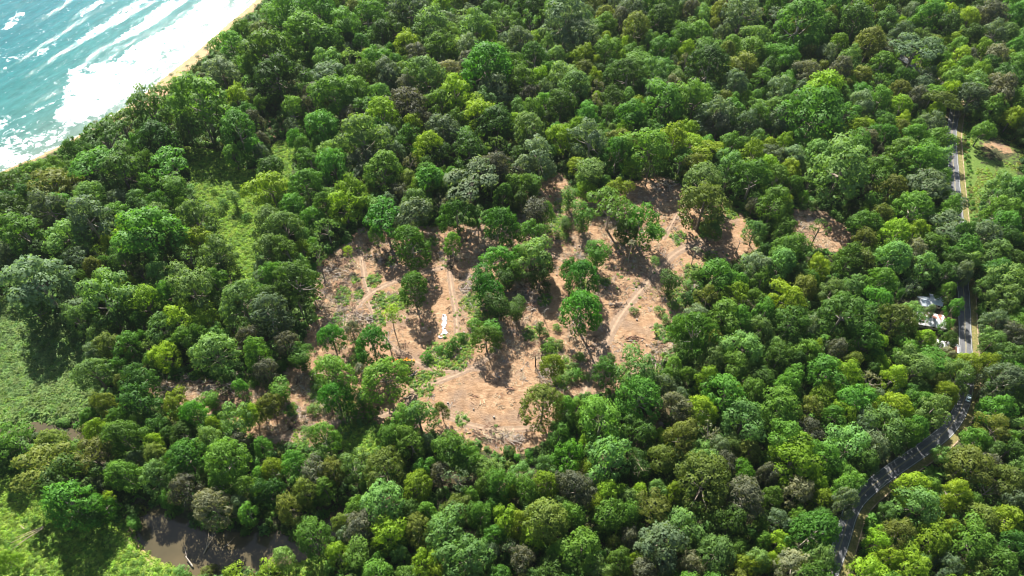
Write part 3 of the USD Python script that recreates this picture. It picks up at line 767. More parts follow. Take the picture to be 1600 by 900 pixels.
# the trees one can tell apart: (x, y, half width) in a 3x view of each 400 x 300 tile of the photograph, colour and shape of crown
TILES = {
 (0, 0): "330,690,55,Gc 180,790,60,Gs 60,850,70,Gs 230,850,90,Os 480,640,110,Gs 690,510,110,Gc 560,570,90,Gs 730,640,90,Dc 440,760,110,Gs 560,790,100,Dc 790,765,90,Gs 930,450,140,Gc 1040,330,80,Bc 1035,300,42,Bc 870,590,60,Lc 960,570,70,La 1110,600,90,Gd 1150,390,50,La 1130,140,60,Gc 1080,200,70,Gc 1170,300,60,Gc 1090,720,45,Gd 1180,680,50,Gc",
 (400, 0): "60,230,110,Gc 90,340,110,Dc 240,150,100,Gd 330,190,70,Gd 330,330,75,Bs 440,260,60,La 550,270,60,Gc 500,340,60,Gc 410,90,80,Gc 390,140,50,Yd 520,50,70,Gc 290,40,90,Gc 120,60,100,Gc 590,140,60,Dc 660,120,60,Dc 720,40,90,Bd 830,110,100,Lc 700,190,60,Yc 760,245,55,Pc 850,200,80,Gc 1080,300,120,Ed 1000,210,60,Bc 1030,120,80,Lc 1090,165,45,Yd 1150,90,70,La 610,330,70,Bc 690,330,50,Yd 790,350,90,Ld 910,330,60,Tc 930,420,90,Yc 630,350,60,Bc 710,470,90,Pc 700,400,60,Pc 370,430,100,Gc 470,420,70,Gc 500,500,60,Gs 270,430,50,Pc 240,490,50,Pc 180,400,45,Pa 230,420,40,Lc 430,540,50,Pc 170,500,60,Gc 310,570,80,Gc 590,540,80,Yd 560,600,60,Gc 870,470,70,Gc 1040,520,80,Yc 1130,560,90,Dc 1130,410,80,Bc 1070,470,70,Lc 960,520,40,Pa 790,550,50,Pc 880,600,80,Bc 620,620,60,Bc 700,640,60,Gc 500,640,120,Lc 810,690,70,Yd 870,720,60,Dc 1010,690,90,Dc 500,740,80,Bs 360,760,80,Gc 720,750,45,Ta 590,790,90,Gd 800,820,60,Gd 1000,840,120,Bs 1110,790,70,Pc 1100,860,40,Gd 230,850,70,Gd 180,640,40,Gc 60,860,90,Yc 250,740,60,Gc 440,880,80,Yc 750,880,50,Yc 20,700,40,Bc 60,780,70,Dc",
 (800, 0): "320,150,80,Bd 510,80,45,Pd 580,130,65,Od 690,80,70,Dd 560,20,70,Bc 250,70,110,Bc 1080,50,80,Bd 1060,100,60,La 920,300,90,Dd 540,340,70,Dd 440,220,60,Gc 340,250,55,Yc 700,210,60,Gc 800,170,60,Gc 890,150,60,Gc 1030,210,45,Gd 1140,220,70,Gc 1100,290,70,Oc 60,370,70,Gc 90,440,50,Pc 290,390,80,Ld 230,340,70,Lc 230,480,70,Dc 390,470,40,Ta 400,400,45,Pa 560,520,80,Gc 350,530,60,Gc 690,420,60,Bc 760,400,50,Tc 720,460,100,Gc 860,450,90,Gc 960,520,85,Bc 970,570,60,Pc 1100,570,60,Bc 1160,540,60,Gc 80,600,80,Ld 230,640,60,Yc 200,610,40,Gc 370,650,90,Bc 130,720,90,Bc 60,760,60,Bc 490,720,70,Ed 570,770,50,Yc 640,790,55,Ta 650,680,110,Gc 760,650,80,Yc 830,600,50,Yc 830,650,60,Ys 920,700,70,Ys 870,770,60,Oc 900,850,95,Ld 1020,760,70,Lc 1130,710,70,Yc 1130,820,90,Gc 360,810,65,Lc 490,890,60,Yc 430,850,40,Dc 60,860,60,Gc 340,880,40,Yc",
 (1200, 0): "160,90,120,Gd 340,190,45,Yd 480,200,80,Od 270,110,60,Gc 420,80,80,Dc 100,260,60,Gc 180,190,60,Gc 390,260,60,Lc 530,300,60,Gd 560,240,50,Pc 700,220,100,Bs 630,150,60,Bc 560,80,60,Lc 760,60,70,Gc 850,50,40,Yc 940,90,50,Yd 870,190,40,Yd 850,120,60,Dc 1050,60,70,Pc 1070,150,60,Bc 1150,60,60,Gc 1170,290,60,Gc 1070,250,60,Tc 1010,220,50,Yc 900,270,45,Yd 990,340,60,Yc 980,400,70,Lc 1090,420,80,Tc 950,450,70,Bc 1150,545,50,Yc 1045,500,58,Gc 800,640,60,Gc 790,740,60,Lc 815,830,50,Gc 1010,610,50,Gc 1150,480,60,Gc 620,420,45,Od 630,490,50,Yd 820,480,75,Os 790,520,40,Yd 700,450,50,Pc 630,370,50,Dc 440,470,60,Bc 280,390,90,Yc 320,440,50,Dd 200,330,60,Tc 70,410,60,Bc 240,500,140,Gc 100,490,60,Gc 60,550,70,Bc 440,590,50,Yd 310,610,50,Yd 470,640,50,Pc 430,680,80,Gc 560,630,60,Gc 620,600,40,Od 690,620,60,Gc 750,690,60,Gc 720,760,90,Gc 640,700,80,Gc 240,720,70,Ld 120,720,60,Bc 80,670,50,Yc 350,780,140,Lc 520,790,80,Gc 320,820,40,La 580,880,70,Od 750,860,90,Bs 40,830,60,Gd 110,780,50,Yc 200,850,50,La 1110,865,80,Lc 1165,880,70,Gc",
 (0, 300): "690,160,150,Gc 600,180,70,Yc 400,110,110,Bc 230,70,90,Bc 110,190,110,Gc 320,200,90,Lc 290,50,60,Gc 150,400,150,Bc 150,540,70,Lc 450,280,50,Ya 580,320,60,Lc 740,380,60,Lc 910,110,90,Lc 920,210,70,Yc 1010,280,90,Lc 900,450,110,Lc 1000,420,60,Gc 480,480,120,Lc 330,470,50,Bc 670,510,85,Yc 540,600,60,Dc 650,600,45,Gc 740,620,65,Lc 600,700,60,Gc 510,710,60,Oc 960,590,60,Yc 1000,740,95,Ld 1130,510,90,Ld 1160,670,60,Pc 840,580,80,Yc 770,760,60,Yc 860,670,60,Gc 930,670,50,Gc 1060,360,50,Dc 430,840,80,Ld 640,880,80,Dc 200,280,70,Dc 40,290,50,Bc 790,250,60,Dv",
 (400, 300): "725,235,90,Ed 735,440,75,Ed 630,560,50,Yk 545,710,80,Ed 800,770,33,Eb 350,670,60,Ed 445,640,40,Pc 940,100,75,Ed 920,235,40,Gd 1150,150,80,Ed 560,190,35,Gd 600,110,90,Es 720,90,90,Bc 430,265,25,Yk 330,160,60,La 270,110,50,Gc 410,40,80,Yc 190,410,90,Dd 130,160,80,Ld 60,130,70,Ld 60,260,70,Ld 170,60,60,Gc 200,520,40,La 280,280,60,La 140,270,70,Gc 60,560,100,Bc 140,700,60,Pc 190,740,50,Gc 40,830,60,Pc 370,850,90,Gd 600,860,100,Gd 490,840,50,Pc 1080,680,60,Gd 920,720,40,Eb 1090,450,70,Ec 1130,540,55,Dv 1150,300,70,Gc 1030,630,45,Eb 970,680,25,Eb 700,820,45,Db 860,740,22,Gb",
 (800, 300): "460,60,100,Gs 330,120,50,Gv 600,140,90,Ec 540,170,60,Dc 940,150,50,Lc 900,50,110,Oc 1140,180,50,Ld 740,430,45,Dv 325,560,100,Ed 330,400,80,Ed 400,300,50,Gv 100,290,85,Lc 130,400,50,Dc 80,180,60,Gc 250,160,22,Dv 960,370,85,Gc 860,660,100,Ed 590,850,110,Lc 440,830,60,Dc 190,810,55,Yd 20,550,45,Dv 130,650,20,Dv 1050,470,60,Yc 1000,560,80,Gc 1150,500,60,Gc 1100,540,50,Pa 1060,600,60,Gc 1100,720,90,Lc 950,690,50,Oc 1050,800,70,Gc 1170,640,60,Lc 920,870,60,Yc 1150,340,70,Bc 1170,410,50,Gc 820,510,28,Dv 570,560,25,Lb 210,890,30,Yb 300,860,40,Gb 670,320,28,Lk 780,620,30,Gv 690,560,30,Lb 880,400,28,Gb 210,640,24,Gb 220,720,30,Lb",
 (1200, 300): "680,70,90,Gd 840,150,85,Bs 790,240,70,Gs 590,200,75,Yd 700,190,60,Yc 740,340,70,Lc 690,280,60,Tc 840,460,36,Gd 880,530,36,Gc 765,545,26,Bc 600,600,80,Od 740,680,46,Yd 380,310,70,Gc 450,320,70,Oc 350,560,110,Dc 240,170,50,Ga 80,170,60,Gc 100,260,90,Gc 60,330,70,Ld 180,450,60,Oc 300,460,60,Lc 100,500,80,Yc 450,130,70,Gc 530,110,60,Oc 1100,80,70,Gc 1010,190,70,Bc 1130,150,70,Gc 1080,270,70,Lc 1080,360,70,Dc 1130,400,80,Lc 1040,430,50,Lc 1130,480,70,Lc 1070,600,55,Bc 1060,690,50,Lc 1140,650,60,Pc 1150,760,60,Lc 1040,800,50,Yc 905,790,42,Yd 850,770,40,Tc 1110,880,90,Bd 700,820,80,Lc 600,860,60,Yc 270,830,80,Gc 370,850,80,Yc 200,730,60,Gc 60,760,60,Dc 450,680,80,Gc 120,850,50,Gc 400,790,50,Oc 660,740,60,Gc 840,620,28,Gc 860,680,34,Dc",
 (0, 600): "190,380,130,Os 240,270,70,Oc 290,430,110,Dc 430,330,90,Os 580,250,90,Gd 330,560,110,Gd 580,420,75,Gd 470,570,60,Ec 820,90,60,Yc 910,140,60,Ed 730,330,55,Od 720,270,45,Yd 730,430,70,Ld 870,340,90,Gd 1060,350,100,Gd 1020,450,55,Gc 970,250,60,Lc 860,480,80,Pc 990,570,85,Td 1150,480,60,Gc 1160,600,50,Gc 450,210,60,Yc 540,150,45,Gc 470,90,50,Oc 640,60,90,Dc 400,150,40,Gc 370,220,50,Ta 1090,150,70,Lc 1180,130,50,Yc 510,520,25,Yk 850,882,42,Lb 970,878,46,Ob 1090,888,62,Yb 30,830,45,Yc 60,260,90,Gs 30,330,60,Dc 440,620,55,Dv 620,640,30,Gv",
 (400, 600): "320,240,65,Gd 240,220,30,Lk 450,370,70,Lc 600,390,90,Od 590,550,100,Ld 750,460,75,Yd 620,700,80,Yc 760,680,60,Od 860,400,50,Pd 770,380,50,Gc 640,250,70,Gc 720,260,80,Gc 760,140,80,Lc 870,120,35,Od 690,160,60,Gc 920,290,80,Gc 980,330,70,Gc 1100,380,70,Lc 1080,450,60,Gc 1140,470,70,Gc 940,570,65,Oc 1050,610,60,Gc 880,670,100,Lc 1000,810,110,Lc 780,830,60,Yc 570,880,80,Gc 840,880,40,Yc 490,660,80,Pc 400,640,50,Oc 460,560,60,Gc 260,700,90,Gd 380,790,60,Yc 120,800,50,Ld 220,500,60,Oc 150,580,60,Oc 270,410,70,Pc 350,400,60,Oc 80,400,55,Yd 180,370,60,Gc 50,500,70,Dc 30,290,40,Gd 60,90,60,Oc 1170,640,60,Yc 1190,500,30,Yd 370,50,70,Ed 490,60,35,Lv 60,870,60,Yb 1120,700,50,Gc",
 (800, 600): "140,100,90,Od 250,110,50,Gc 420,150,110,Gc 600,60,100,Gd 460,330,110,Lc 270,310,80,Ec 250,420,35,Ed 300,480,80,Pd 160,460,60,Yd 70,480,60,Gc 780,90,80,Tc 890,110,65,Yd 1000,40,90,Gd 700,240,36,Yc 800,230,90,Oc 700,340,70,Oc 880,340,70,Lc 1100,150,100,Lc 1090,410,60,Ec 1190,410,40,Pd 900,450,120,Od 1090,530,90,Pd 1000,360,60,Pc 660,570,80,Os 600,500,40,Yd 560,600,60,Gc 450,600,80,Gc 400,560,45,Yd 150,630,110,Od 30,640,60,Yc 90,700,60,Yc 330,760,100,Gc 480,740,35,Od 50,810,60,Pc 700,730,110,Bc 800,650,80,Lc 960,790,90,Ld 1090,840,60,Yc 1160,820,60,Lc 580,810,30,Yc 840,850,60,Tc 290,610,60,Gc 450,500,60,Yc 760,500,50,Yc 400,850,60,Lc 500,830,60,Gc 720,830,60,Bc 620,870,60,Pc",
 (1200, 600): "60,110,100,Gc 210,110,60,Oc 90,230,90,Gc 400,70,80,Gc 590,110,75,Yd 380,140,55,Yc 310,140,50,Gc 460,190,60,Bc 570,210,95,Lc 700,90,60,Gc 710,180,50,Gc 845,40,48,Yd 780,90,45,Gc 390,280,100,Lc 130,340,110,Yc 260,330,80,Gc 360,430,60,Gd 150,490,70,Tc 255,540,55,Yd 215,690,110,Gd 20,520,50,Gc 130,840,90,Tc 20,820,40,Yc 60,730,50,Yc 20,430,40,Pc 950,360,100,Oc 990,250,60,Gc 1080,100,70,Gc 1160,60,60,Gc 1080,210,70,Oc 1150,300,60,Dc 1130,440,80,Oc 1040,490,60,Ta 1000,620,80,Oc 880,510,70,Yc 1130,620,70,Yc 680,480,70,Yd 720,560,100,Lc 820,560,50,Yc 620,690,80,Oc 780,720,80,Yc 580,810,60,Yc 680,860,90,Yc 850,850,60,Bc 960,740,100,Gc 1080,830,90,Gc 480,870,80,Yc 850,680,60,Yc 570,600,40,Lc 830,320,40,Lc 1150,750,70,Dc 1000,850,60,Oc",
}
TILES[(1400, 300)] = '285,45,56,Bs 318,250,70,Gc 290,320,60,Dc 350,330,50,Lc 250,230,60,Dd 345,800,62,Yc 235,380,60,Dc 270,300,55,Gc'
TILES[(300, 200)] = '105,300,18,Gb 150,354,27,Lb 195,330,27,Lv 234,300,21,Gb 276,270,24,Lb 135,390,24,Gb 300,165,27,Gb 390,150,30,Lb 255,420,27,Gb 330,240,24,Gb 345,330,24,Lb 90,240,20,Lb'
TILES[(200, 500)] = '390,375,36,Gv 525,315,38,Gc 720,330,45,Gv 870,420,36,Lb 900,315,36,Lb 1080,420,45,Gb 1140,435,40,Eb 810,180,45,Gv 420,450,36,Gb 620,420,40,Yc'
TILES[(700, 300)] = '300,360,48,Gc 270,420,42,Dv 210,660,42,Gv 465,735,34,Gb 570,870,40,Lb 615,780,30,Gb 555,150,36,Lb 540,210,30,Gb 570,360,42,Ec 450,660,26,Lb 486,705,24,Lb 585,825,33,Lb 645,870,30,Lb 1020,600,30,Lb 1050,660,36,Gb 1080,720,36,Lb 1110,780,42,Gb 1185,390,42,Gc 1125,435,30,Lb 1065,540,24,Lb 620,430,36,Gb 330,280,40,Gc'
TILES[(600, 200)] = '516,174,84,Pc 603,261,54,Gc 699,276,42,Gv 756,390,48,Gc 708,405,54,Pv 150,342,72,Lc 198,237,72,Gc 963,228,58,Lv 756,627,45,Dc 468,723,54,Ev 870,330,40,Gv 640,330,45,Dc'
for (ox, oy), text in TILES.items():
    for rec in text.split():
        zx, zy, zr, k = rec.split(',')
        x, y, r, h = crown_at(ox + float(zx) / 3, oy + float(zy) / 3, float(zr) / 3, k[0], k[1])
        plant_tree(k[0], k[1], x, y, r, h)
N_HAND = len(PLACED)

# the forest between them: spaced by crown, kept off the open ground, the water and the road
OPEN = shapely.union_all([SOIL, TERRACE, SWAMP, POND.buffer(1), SEA.buffer(15), ROAD_LINE.buffer(6.0), Polygon([tuple(at(*p)[:2]) for p in [(1425, 455), (1480, 450), (1505, 480), (1505, 560), (1460, 565), (1420, 510)]])] + MEADOWS + BARE_BITS + [PATHWAY] + [Point(*at(*p)[:2]).buffer(5) for p in ((690, 746), (1022, 658), (525, 808), (45, 664), (75, 668))])
shapely.prepare(OPEN)
road_seen = shapely.union_all([LineString([tuple(at(*q)[:2]) for q in c]).buffer(b) for c, b in (([(1486, 205), (1488, 240), (1492, 290)], 6), ([(1506, 468), (1508, 525), (1510, 553)], 8), ([(1508, 612), (1497, 650), (1447, 699), (1380, 745), (1337, 784), (1315, 845), (1305, 875)], 5))])
wide_sand = SEA.buffer(25).intersection(shapely.box(at(165, 185)[0], 0, 400, 2000))
OPEN_SEEN = shapely.union_all([SEA.buffer(8), wide_sand, SOIL.buffer(-3), TERRACE, SWAMP, POND.buffer(-1), road_seen] + MEADOWS)
shapely.prepare(OPEN_SEEN)
pos = np.array([(p[0], p[1]) for p in PLACED]); rad = np.array([p[2] for p in PLACED])
cells = {}


def near(x, y, r, f):
    cx, cy = int(x // 14), int(y // 14)
    for i in (-2, -1, 0, 1, 2):
        for j in (-2, -1, 0, 1, 2):
            for (a, b, q) in cells.get((cx + i, cy + j), ()):
                if (a - x) ** 2 + (b - y) ** 2 < (f * (q + r)) ** 2:
                    return True
    return False


ROAD_T = np.gradient(ROAD, axis=0); ROAD_T /= np.linalg.norm(ROAD_T, axis=1, keepdims=True)
ra = random.Random(5)
step = 0
for i in range(0, len(ROAD)):
    rx, ry = to_px((ROAD[i][0], ROAD[i][1], 0))
    if step > 0 or ry > 1010:
        step -= 1
        continue
    if 600 < ry < 825 or 385 < ry < 462 or 105 < ry < 180 or ry > 880:
        r = ra.uniform(5.4, 7.2)
        q = ROAD[i] + np.array([-ROAD_T[i][1], ROAD_T[i][0]]) * (r + 1.6)
        if not len(pos) or np.min(np.hypot(*(pos - q).T) / (rad + r)) > 0.42:
            k = ra.choice(['Gc', 'Lc', 'Dc', 'Bc', 'Gc', 'Yc', 'Gd'])
            plant_tree(k[0], k[1], q[0], q[1], r, ra.uniform(22, 27))
        step = int(r * 1.05 / 2.0)
pos = np.array([(p[0], p[1]) for p in PLACED]); rad = np.array([p[2] for p in PLACED])
for (x, y), q in zip(pos, rad):
    cells.setdefault((int(x // 14), int(y // 14)), []).append((x, y, q))
MIX = [('Gc', 26), ('Lc', 13), ('Bc', 14), ('Dc', 14), ('Yc', 9), ('Oc', 6), ('Pc', 4), ('Gd', 7), ('Dd', 4), ('Gs', 4), ('Bs', 3), ('Yd', 3), ('La', 6), ('Ta', 2), ('Ba', 3), ('Gv', 3), ('Ld', 4), ('Od', 3)]
kinds, wts = [m[0] for m in MIX], [m[1] for m in MIX]
rr = random.Random(11)
count, MASS = 0, []
for f, tries, rlo, rhi in ((0.80, 9000, 6.5, 11.0), (0.70, 12000, 5.0, 7.5), (0.66, 12000, 3.2, 5.0)):
    for _ in range(tries):
        y = rr.uniform(50, 610)
        half = (y * CP + CAM_H * SP) * 0.75 + 30
        x = rr.uniform(-half, half)
        r = rr.uniform(rlo, rhi)
        k = rr.choices(kinds, wts)[0]
        if near(x, y, r, f):
            continue
        if OPEN.distance(Point(x, y)) < r * 0.5:
            continue
        h = (8.0 + 1.65 * r) * rr.uniform(0.72, 1.2) if r > 5 else 6 + 2.0 * r
        px, py = to_px((x, y, h * 0.68))
        seen = at(px, py - 0.3 * r * FPX / (y * CP + CAM_H * SP))
        if OPEN_SEEN.distance(Point(seen[0], seen[1])) < r * 0.75:
            continue
        q = 0.5 * r * FPX / (y * CP + CAM_H * SP)
        if -q < px < 1600 + q and -q < py < 900 + q and r > 5:
            plant_tree(k[0], k[1], x, y, r, h)
            count += 1
        else:
            MASS.append((k, x, y, r, h))
        cells.setdefault((int(x // 14), int(y // 14)), []).append((x, y, r))


def instancer(name, label, category, protos, items):
    """A mass nobody would count: items are (prototype number, position, turn in degrees, scale)."""
    path = fresh(name)
    pi = UsdGeom.PointInstancer.Define(stage, path)
    rel = pi.CreatePrototypesRel()
    for i, make in enumerate(protos):
        rel.AddTarget(Sdf.Path(make(f'{path}/{name}_kind_{"abcdefghijklmnopqrstuvwxyz"[i]}')))
    n = len(items)
    pi.CreateProtoIndicesAttr(Vt.IntArray.FromNumpy(np.array([i[0] for i in items], np.int32)))
    pi.CreatePositionsAttr(Vt.Vec3fArray.FromNumpy(np.array([i[1] for i in items], np.float32).reshape(n, 3)))
    half_turn = np.radians(np.array([i[2] for i in items], float)) / 2
    pi.CreateOrientationsAttr(Vt.QuathArray([Gf.Quath(float(math.cos(a)), 0.0, 0.0, float(math.sin(a))) for a in half_turn]))
    pi.CreateScalesAttr(Vt.Vec3fArray.FromNumpy(np.array([i[3] for i in items], np.float32).reshape(n, 3)))
    return tag(pi.GetPrim(), label, category, kind='stuff')


def class_proto(colour, shape, variant):
    def make(path):
        x = UsdGeom.Xform.Define(stage, path)
        x.GetPrim().GetReferences().AddInternalReference(tree_class(colour, shape, variant))
        return path
    return make


mass_kinds = sorted({m[0] for m in MASS})
instancer('surrounding_forest', 'low understorey trees and the forest that runs on outside the view', 'forest', [class_proto(k[0], k[1], 0) for k in mass_kinds],
          [(mass_kinds.index(k), (x, y, gz(x, y)), rr.uniform(0, 360), (r / R0, r / R0, h / H0)) for k, x, y, r, h in MASS])
print('trees', N_HAND, count, len(CLASSES), sum(len(c[0][1]) for c in CROWNS.values()))

# every tree's label: its look and place, then the trees next to it, until no other tree answers to it
def count_words(t):
    import re
    return len(re.findall(r"[A-Za-z0-9][A-Za-z0-9']*", t))


TP = np.array([(t[3], t[4]) for t in TO_LABEL])


def beside(i, dxy):
    """Colour words of the nearest trees on one side in view, nearest first."""
    d = TP - TP[i]
    along = d @ np.array(dxy, float)
    across = np.abs(d @ np.array([-dxy[1], dxy[0]], float))
    cost = np.where((along > 6) & (across < along * 1.0), along + across, 1e9)
    o = np.argsort(cost)[:3]
    return [TO_LABEL[k][5] for k in o if cost[k] < 200]


stems = {}
for i, t in enumerate(TO_LABEL):
    stems.setdefault(t[2], []).append(i)
taken = set()
for stem, members in stems.items():
    for i in members:
        prim, given = TO_LABEL[i][:2]
        if given or len(members) == 1:
            prim.SetCustomDataByKey('label', given or stem)
            taken.add(given or stem)
            continue
        sea_, land, back, front = beside(i, (-1, 0)), beside(i, (1, 0)), beside(i, (0, -1)), beside(i, (0, 1))
        opts = []
        for k in range(3):
            S, L, B, F = (q[k] if len(q) > k else (q[0] if q else None) for q in (sea_, land, back, front))
            if S and L: opts.append(f'{stem}, between {S} and {L} ones')
            if B and F: opts.append(f'{stem}, {B} behind, {F} in front')
            if S and B: opts.append(f'{stem}, {S} seaward, {B} behind')
            if L and F: opts.append(f'{stem}, {L} inland, {F} in front')
            if L and B: opts.append(f'{stem}, {L} inland, {B} behind')
            if S and F: opts.append(f'{stem}, {S} seaward, {F} in front')
        opts = [o for o in opts if count_words(o) <= 16] or [f'{stem}, {(back or front or sea_ or land or ["green"])[0]} behind']
        pick = next((o for o in opts if o not in taken), opts[0])
        taken.add(pick)
        prim.SetCustomDataByKey('label', pick)

# ------------------------------------------------------------------ masses of small plants
def leaf_proto(leaf, material):
    def make(path):
        UsdGeom.Xform.Define(stage, path)
        leaf_mesh(path + '/leaves', leaf, material)
        return path
    return make


def mound_leaves(seed, r, h, n, size, jit):
    rng = np.random.default_rng(seed)
    d = rand_unit(rng, n); d[:, 2] = np.abs(d[:, 2])
    w = 1 + 0.25 * np.sin(d[:, 0] * 6 + seed) * np.cos(d[:, 1] * 5)
    p = d * [r, r, h] * (0.55 + 0.5 * rng.random((n, 1))) * w[:, None]
    return cards(rng, p, d + [0, 0, 0.4], size, jit, 0.6)


def blade_leaves(seed, n, length, width, droop):
    """Long arching leaves from one foot."""
    rng = np.random.default_rng(seed)
    V, F, N = [], [], []
    for i in range(n):
        th = i * 2.399963 + rng.uniform(-0.3, 0.3)
        lean = rng.uniform(0.25, 1.0)
        L, w = length * rng.uniform(0.7, 1.2), width * rng.uniform(0.8, 1.2)
        t = np.linspace(0, 1, 5)
        out = L * lean * t
        up = L * (1.05 - 0.5 * lean) * t - droop * L * t ** 2.2
        c, s = math.cos(th), math.sin(th)
        wid = w * np.sin(np.pi * np.clip(t * 0.86 + 0.1, 0, 1)) ** 0.7 * 0.5
        mid = np.stack([out * c, out * s, up], 1)
        side = np.array([-s, c, 0])
        base = len(V)
        for k in range(5):
            V += [mid[k] + side * wid[k] + [0, 0, wid[k] * 0.35], mid[k], mid[k] - side * wid[k] + [0, 0, wid[k] * 0.35]]
        for k in range(4):
            a = base + 3 * k
            F += [[a, a + 1, a + 4], [a, a + 4, a + 3], [a + 1, a + 2, a + 5], [a + 1, a + 5, a + 4]]
    V, F = np.array(V), np.array(F)
    n_ = np.zeros_like(V)
    fn = np.cross(V[F[:, 1]] - V[F[:, 0]], V[F[:, 2]] - V[F[:, 0]])
    for k in range(3):
        np.add.at(n_, F[:, k], fn)
    n_ /= np.maximum(np.linalg.norm(n_, axis=1, keepdims=True), 1e-9)
    return V, F, n_


MEADOW_LEAF = leaf_material('meadow_leaf', (0.30, 0.45, 0.065), 0.22)
MEADOW_LEAF_2 = leaf_material('meadow_leaf_pale', (0.36, 0.48, 0.10), 0.22)
MEADOW_LEAF_3 = leaf_material('meadow_leaf_dark', (0.18, 0.30, 0.05), 0.25)
REED_LEAF = leaf_material('swamp_leaf', (0.22, 0.33, 0.10), 0.3, 0.5)
WEED_DRY = leaf_material('dry_weed', (0.30, 0.27, 0.10), 0.3)


def scatter(poly, spacing, seed):
    rng = np.random.default_rng(seed)
    x0, y0, x1, y1 = poly.bounds
    gx, gy = np.meshgrid(np.arange(x0, x1, spacing), np.arange(y0, y1, spacing))
    p = np.stack([gx.ravel(), gy.ravel()], 1) + rng.uniform(-0.6, 0.6, (gx.size, 2)) * spacing
    return p[shapely.contains_xy(poly, p[:, 0], p[:, 1])], rng


def lay(p, z, rng, n_protos, s0, s1, sink=0.0, weights=None):
    k = rng.choice(n_protos, len(p), p=weights)
    s = rng.uniform(s0, s1, len(p))
    return [(int(a), (q[0], q[1], zz - sink), float(t), (b, b, b * c)) for a, q, zz, t, b, c in zip(k, p, z, rng.uniform(0, 360, len(p)), s, rng.uniform(0.75, 1.3, len(p)))]


VIEW = Polygon([tuple(at(*p)[:2]) for p in [(-60, -40), (1660, -40), (1660, 960), (-60, 960)]])
WATERS = shapely.union_all([POND.buffer(0.5), SEA.buffer(6)] + list(CREEKS))
no_meadow = shapely.union_all([WATERS, ROAD_LINE.buffer(6.6), MOUND])
p, rng = scatter(shapely.union_all(MEADOWS[:4]).difference(no_meadow).intersection(VIEW), 1.15, 21)
bare = field(green, p[:, 0], p[:, 1]) + 0.5 * noise2(p[:, 0], p[:, 1], 9, 3, 8)
p = p[bare > 0.42]
instancer('meadow_growth', 'low bright green creeping growth covering the meadows', 'ground cover',
          [leaf_proto(mound_leaves(1, 0.95, 0.45, 46, 0.5, 0.4), MEADOW_LEAF), leaf_proto(mound_leaves(2, 0.95, 0.4, 46, 0.46, 0.4), MEADOW_LEAF_2), leaf_proto(mound_leaves(3, 1.2, 0.8, 70, 0.55, 0.5), MEADOW_LEAF_3)],
          lay(p, field(Z, p[:, 0], p[:, 1]), rng, 3, 0.7, 1.35, 0.05, [0.55, 0.3, 0.15]))
p, rng = scatter(MEADOWS[4].difference(no_meadow.buffer(0.5)), 1.3, 26)
p = p[noise2(p[:, 0], p[:, 1], 12, 3, 18) > -0.25]
instancer('bank_grass', 'yellowing grass and weeds on the open bank beside the far road', 'grass',
          [leaf_proto(mound_leaves(51, 0.9, 0.4, 40, 0.45, 0.5), leaf_material('bank_leaf', (0.31, 0.35, 0.08), 0.25)), leaf_proto(mound_leaves(52, 0.8, 0.35, 34, 0.4, 0.5), leaf_material('bank_dry', (0.33, 0.27, 0.12), 0.25)), leaf_proto(mound_leaves(53, 1.0, 0.8, 50, 0.5, 0.6), MEADOW_LEAF)],
          lay(p, field(Z, p[:, 0], p[:, 1]), rng, 3, 0.6, 1.2, 0.05, [0.5, 0.3, 0.2]))
p, rng = scatter(SWAMP.difference(WATERS).intersection(VIEW), 1.4, 22)
instancer('swamp_plants', 'dense tall leafy swamp plants filling the hollow by the creek', 'swamp plants',
          [leaf_proto(blade_leaves(4, 17, 3.4, 0.75, 0.55), REED_LEAF), leaf_proto(blade_leaves(5, 14, 2.9, 0.9, 0.75), LEAF_MAT['L']), leaf_proto(blade_leaves(6, 15, 3.0, 0.7, 0.6), MEADOW_LEAF_3)],
          lay(p, field(Z, p[:, 0], p[:, 1]), rng, 3, 0.35, 0.95, 0.1, [0.4, 0.3, 0.3]))
# weeds on the bare ground
p, rng = scatter(SOIL.buffer(4).difference(WATERS), 0.95, 23)
g = field(green, p[:, 0], p[:, 1]) + 0.42 * noise2(p[:, 0], p[:, 1], 5, 3, 9)
p1 = p[g > 0.42]
thin = rng.random(len(p)) < 0.035
edge = field(soil, p[:, 0], p[:, 1])
p1 = np.vstack([p1, p[thin & (noise2(p[:, 0], p[:, 1], 25, 2, 12) > 0.02)], p[(edge < 0.75) & (rng.random(len(p)) < 0.35)]])
instancer('clearing_weeds', 'patches of green and dry weeds regrowing on the bare soil', 'weeds',
          [leaf_proto(mound_leaves(7, 0.7, 0.5, 34, 0.42, 0.9), MEADOW_LEAF), leaf_proto(mound_leaves(8, 0.6, 0.4, 26, 0.4, 0.9), WEED_DRY), leaf_proto(mound_leaves(9, 0.9, 0.8, 46, 0.5, 0.9), LEAF_MAT['L'])],
          lay(p1, field(Z, p1[:, 0], p1[:, 1]), rng, 3, 0.5, 1.3, 0.05, [0.5, 0.2, 0.3]))
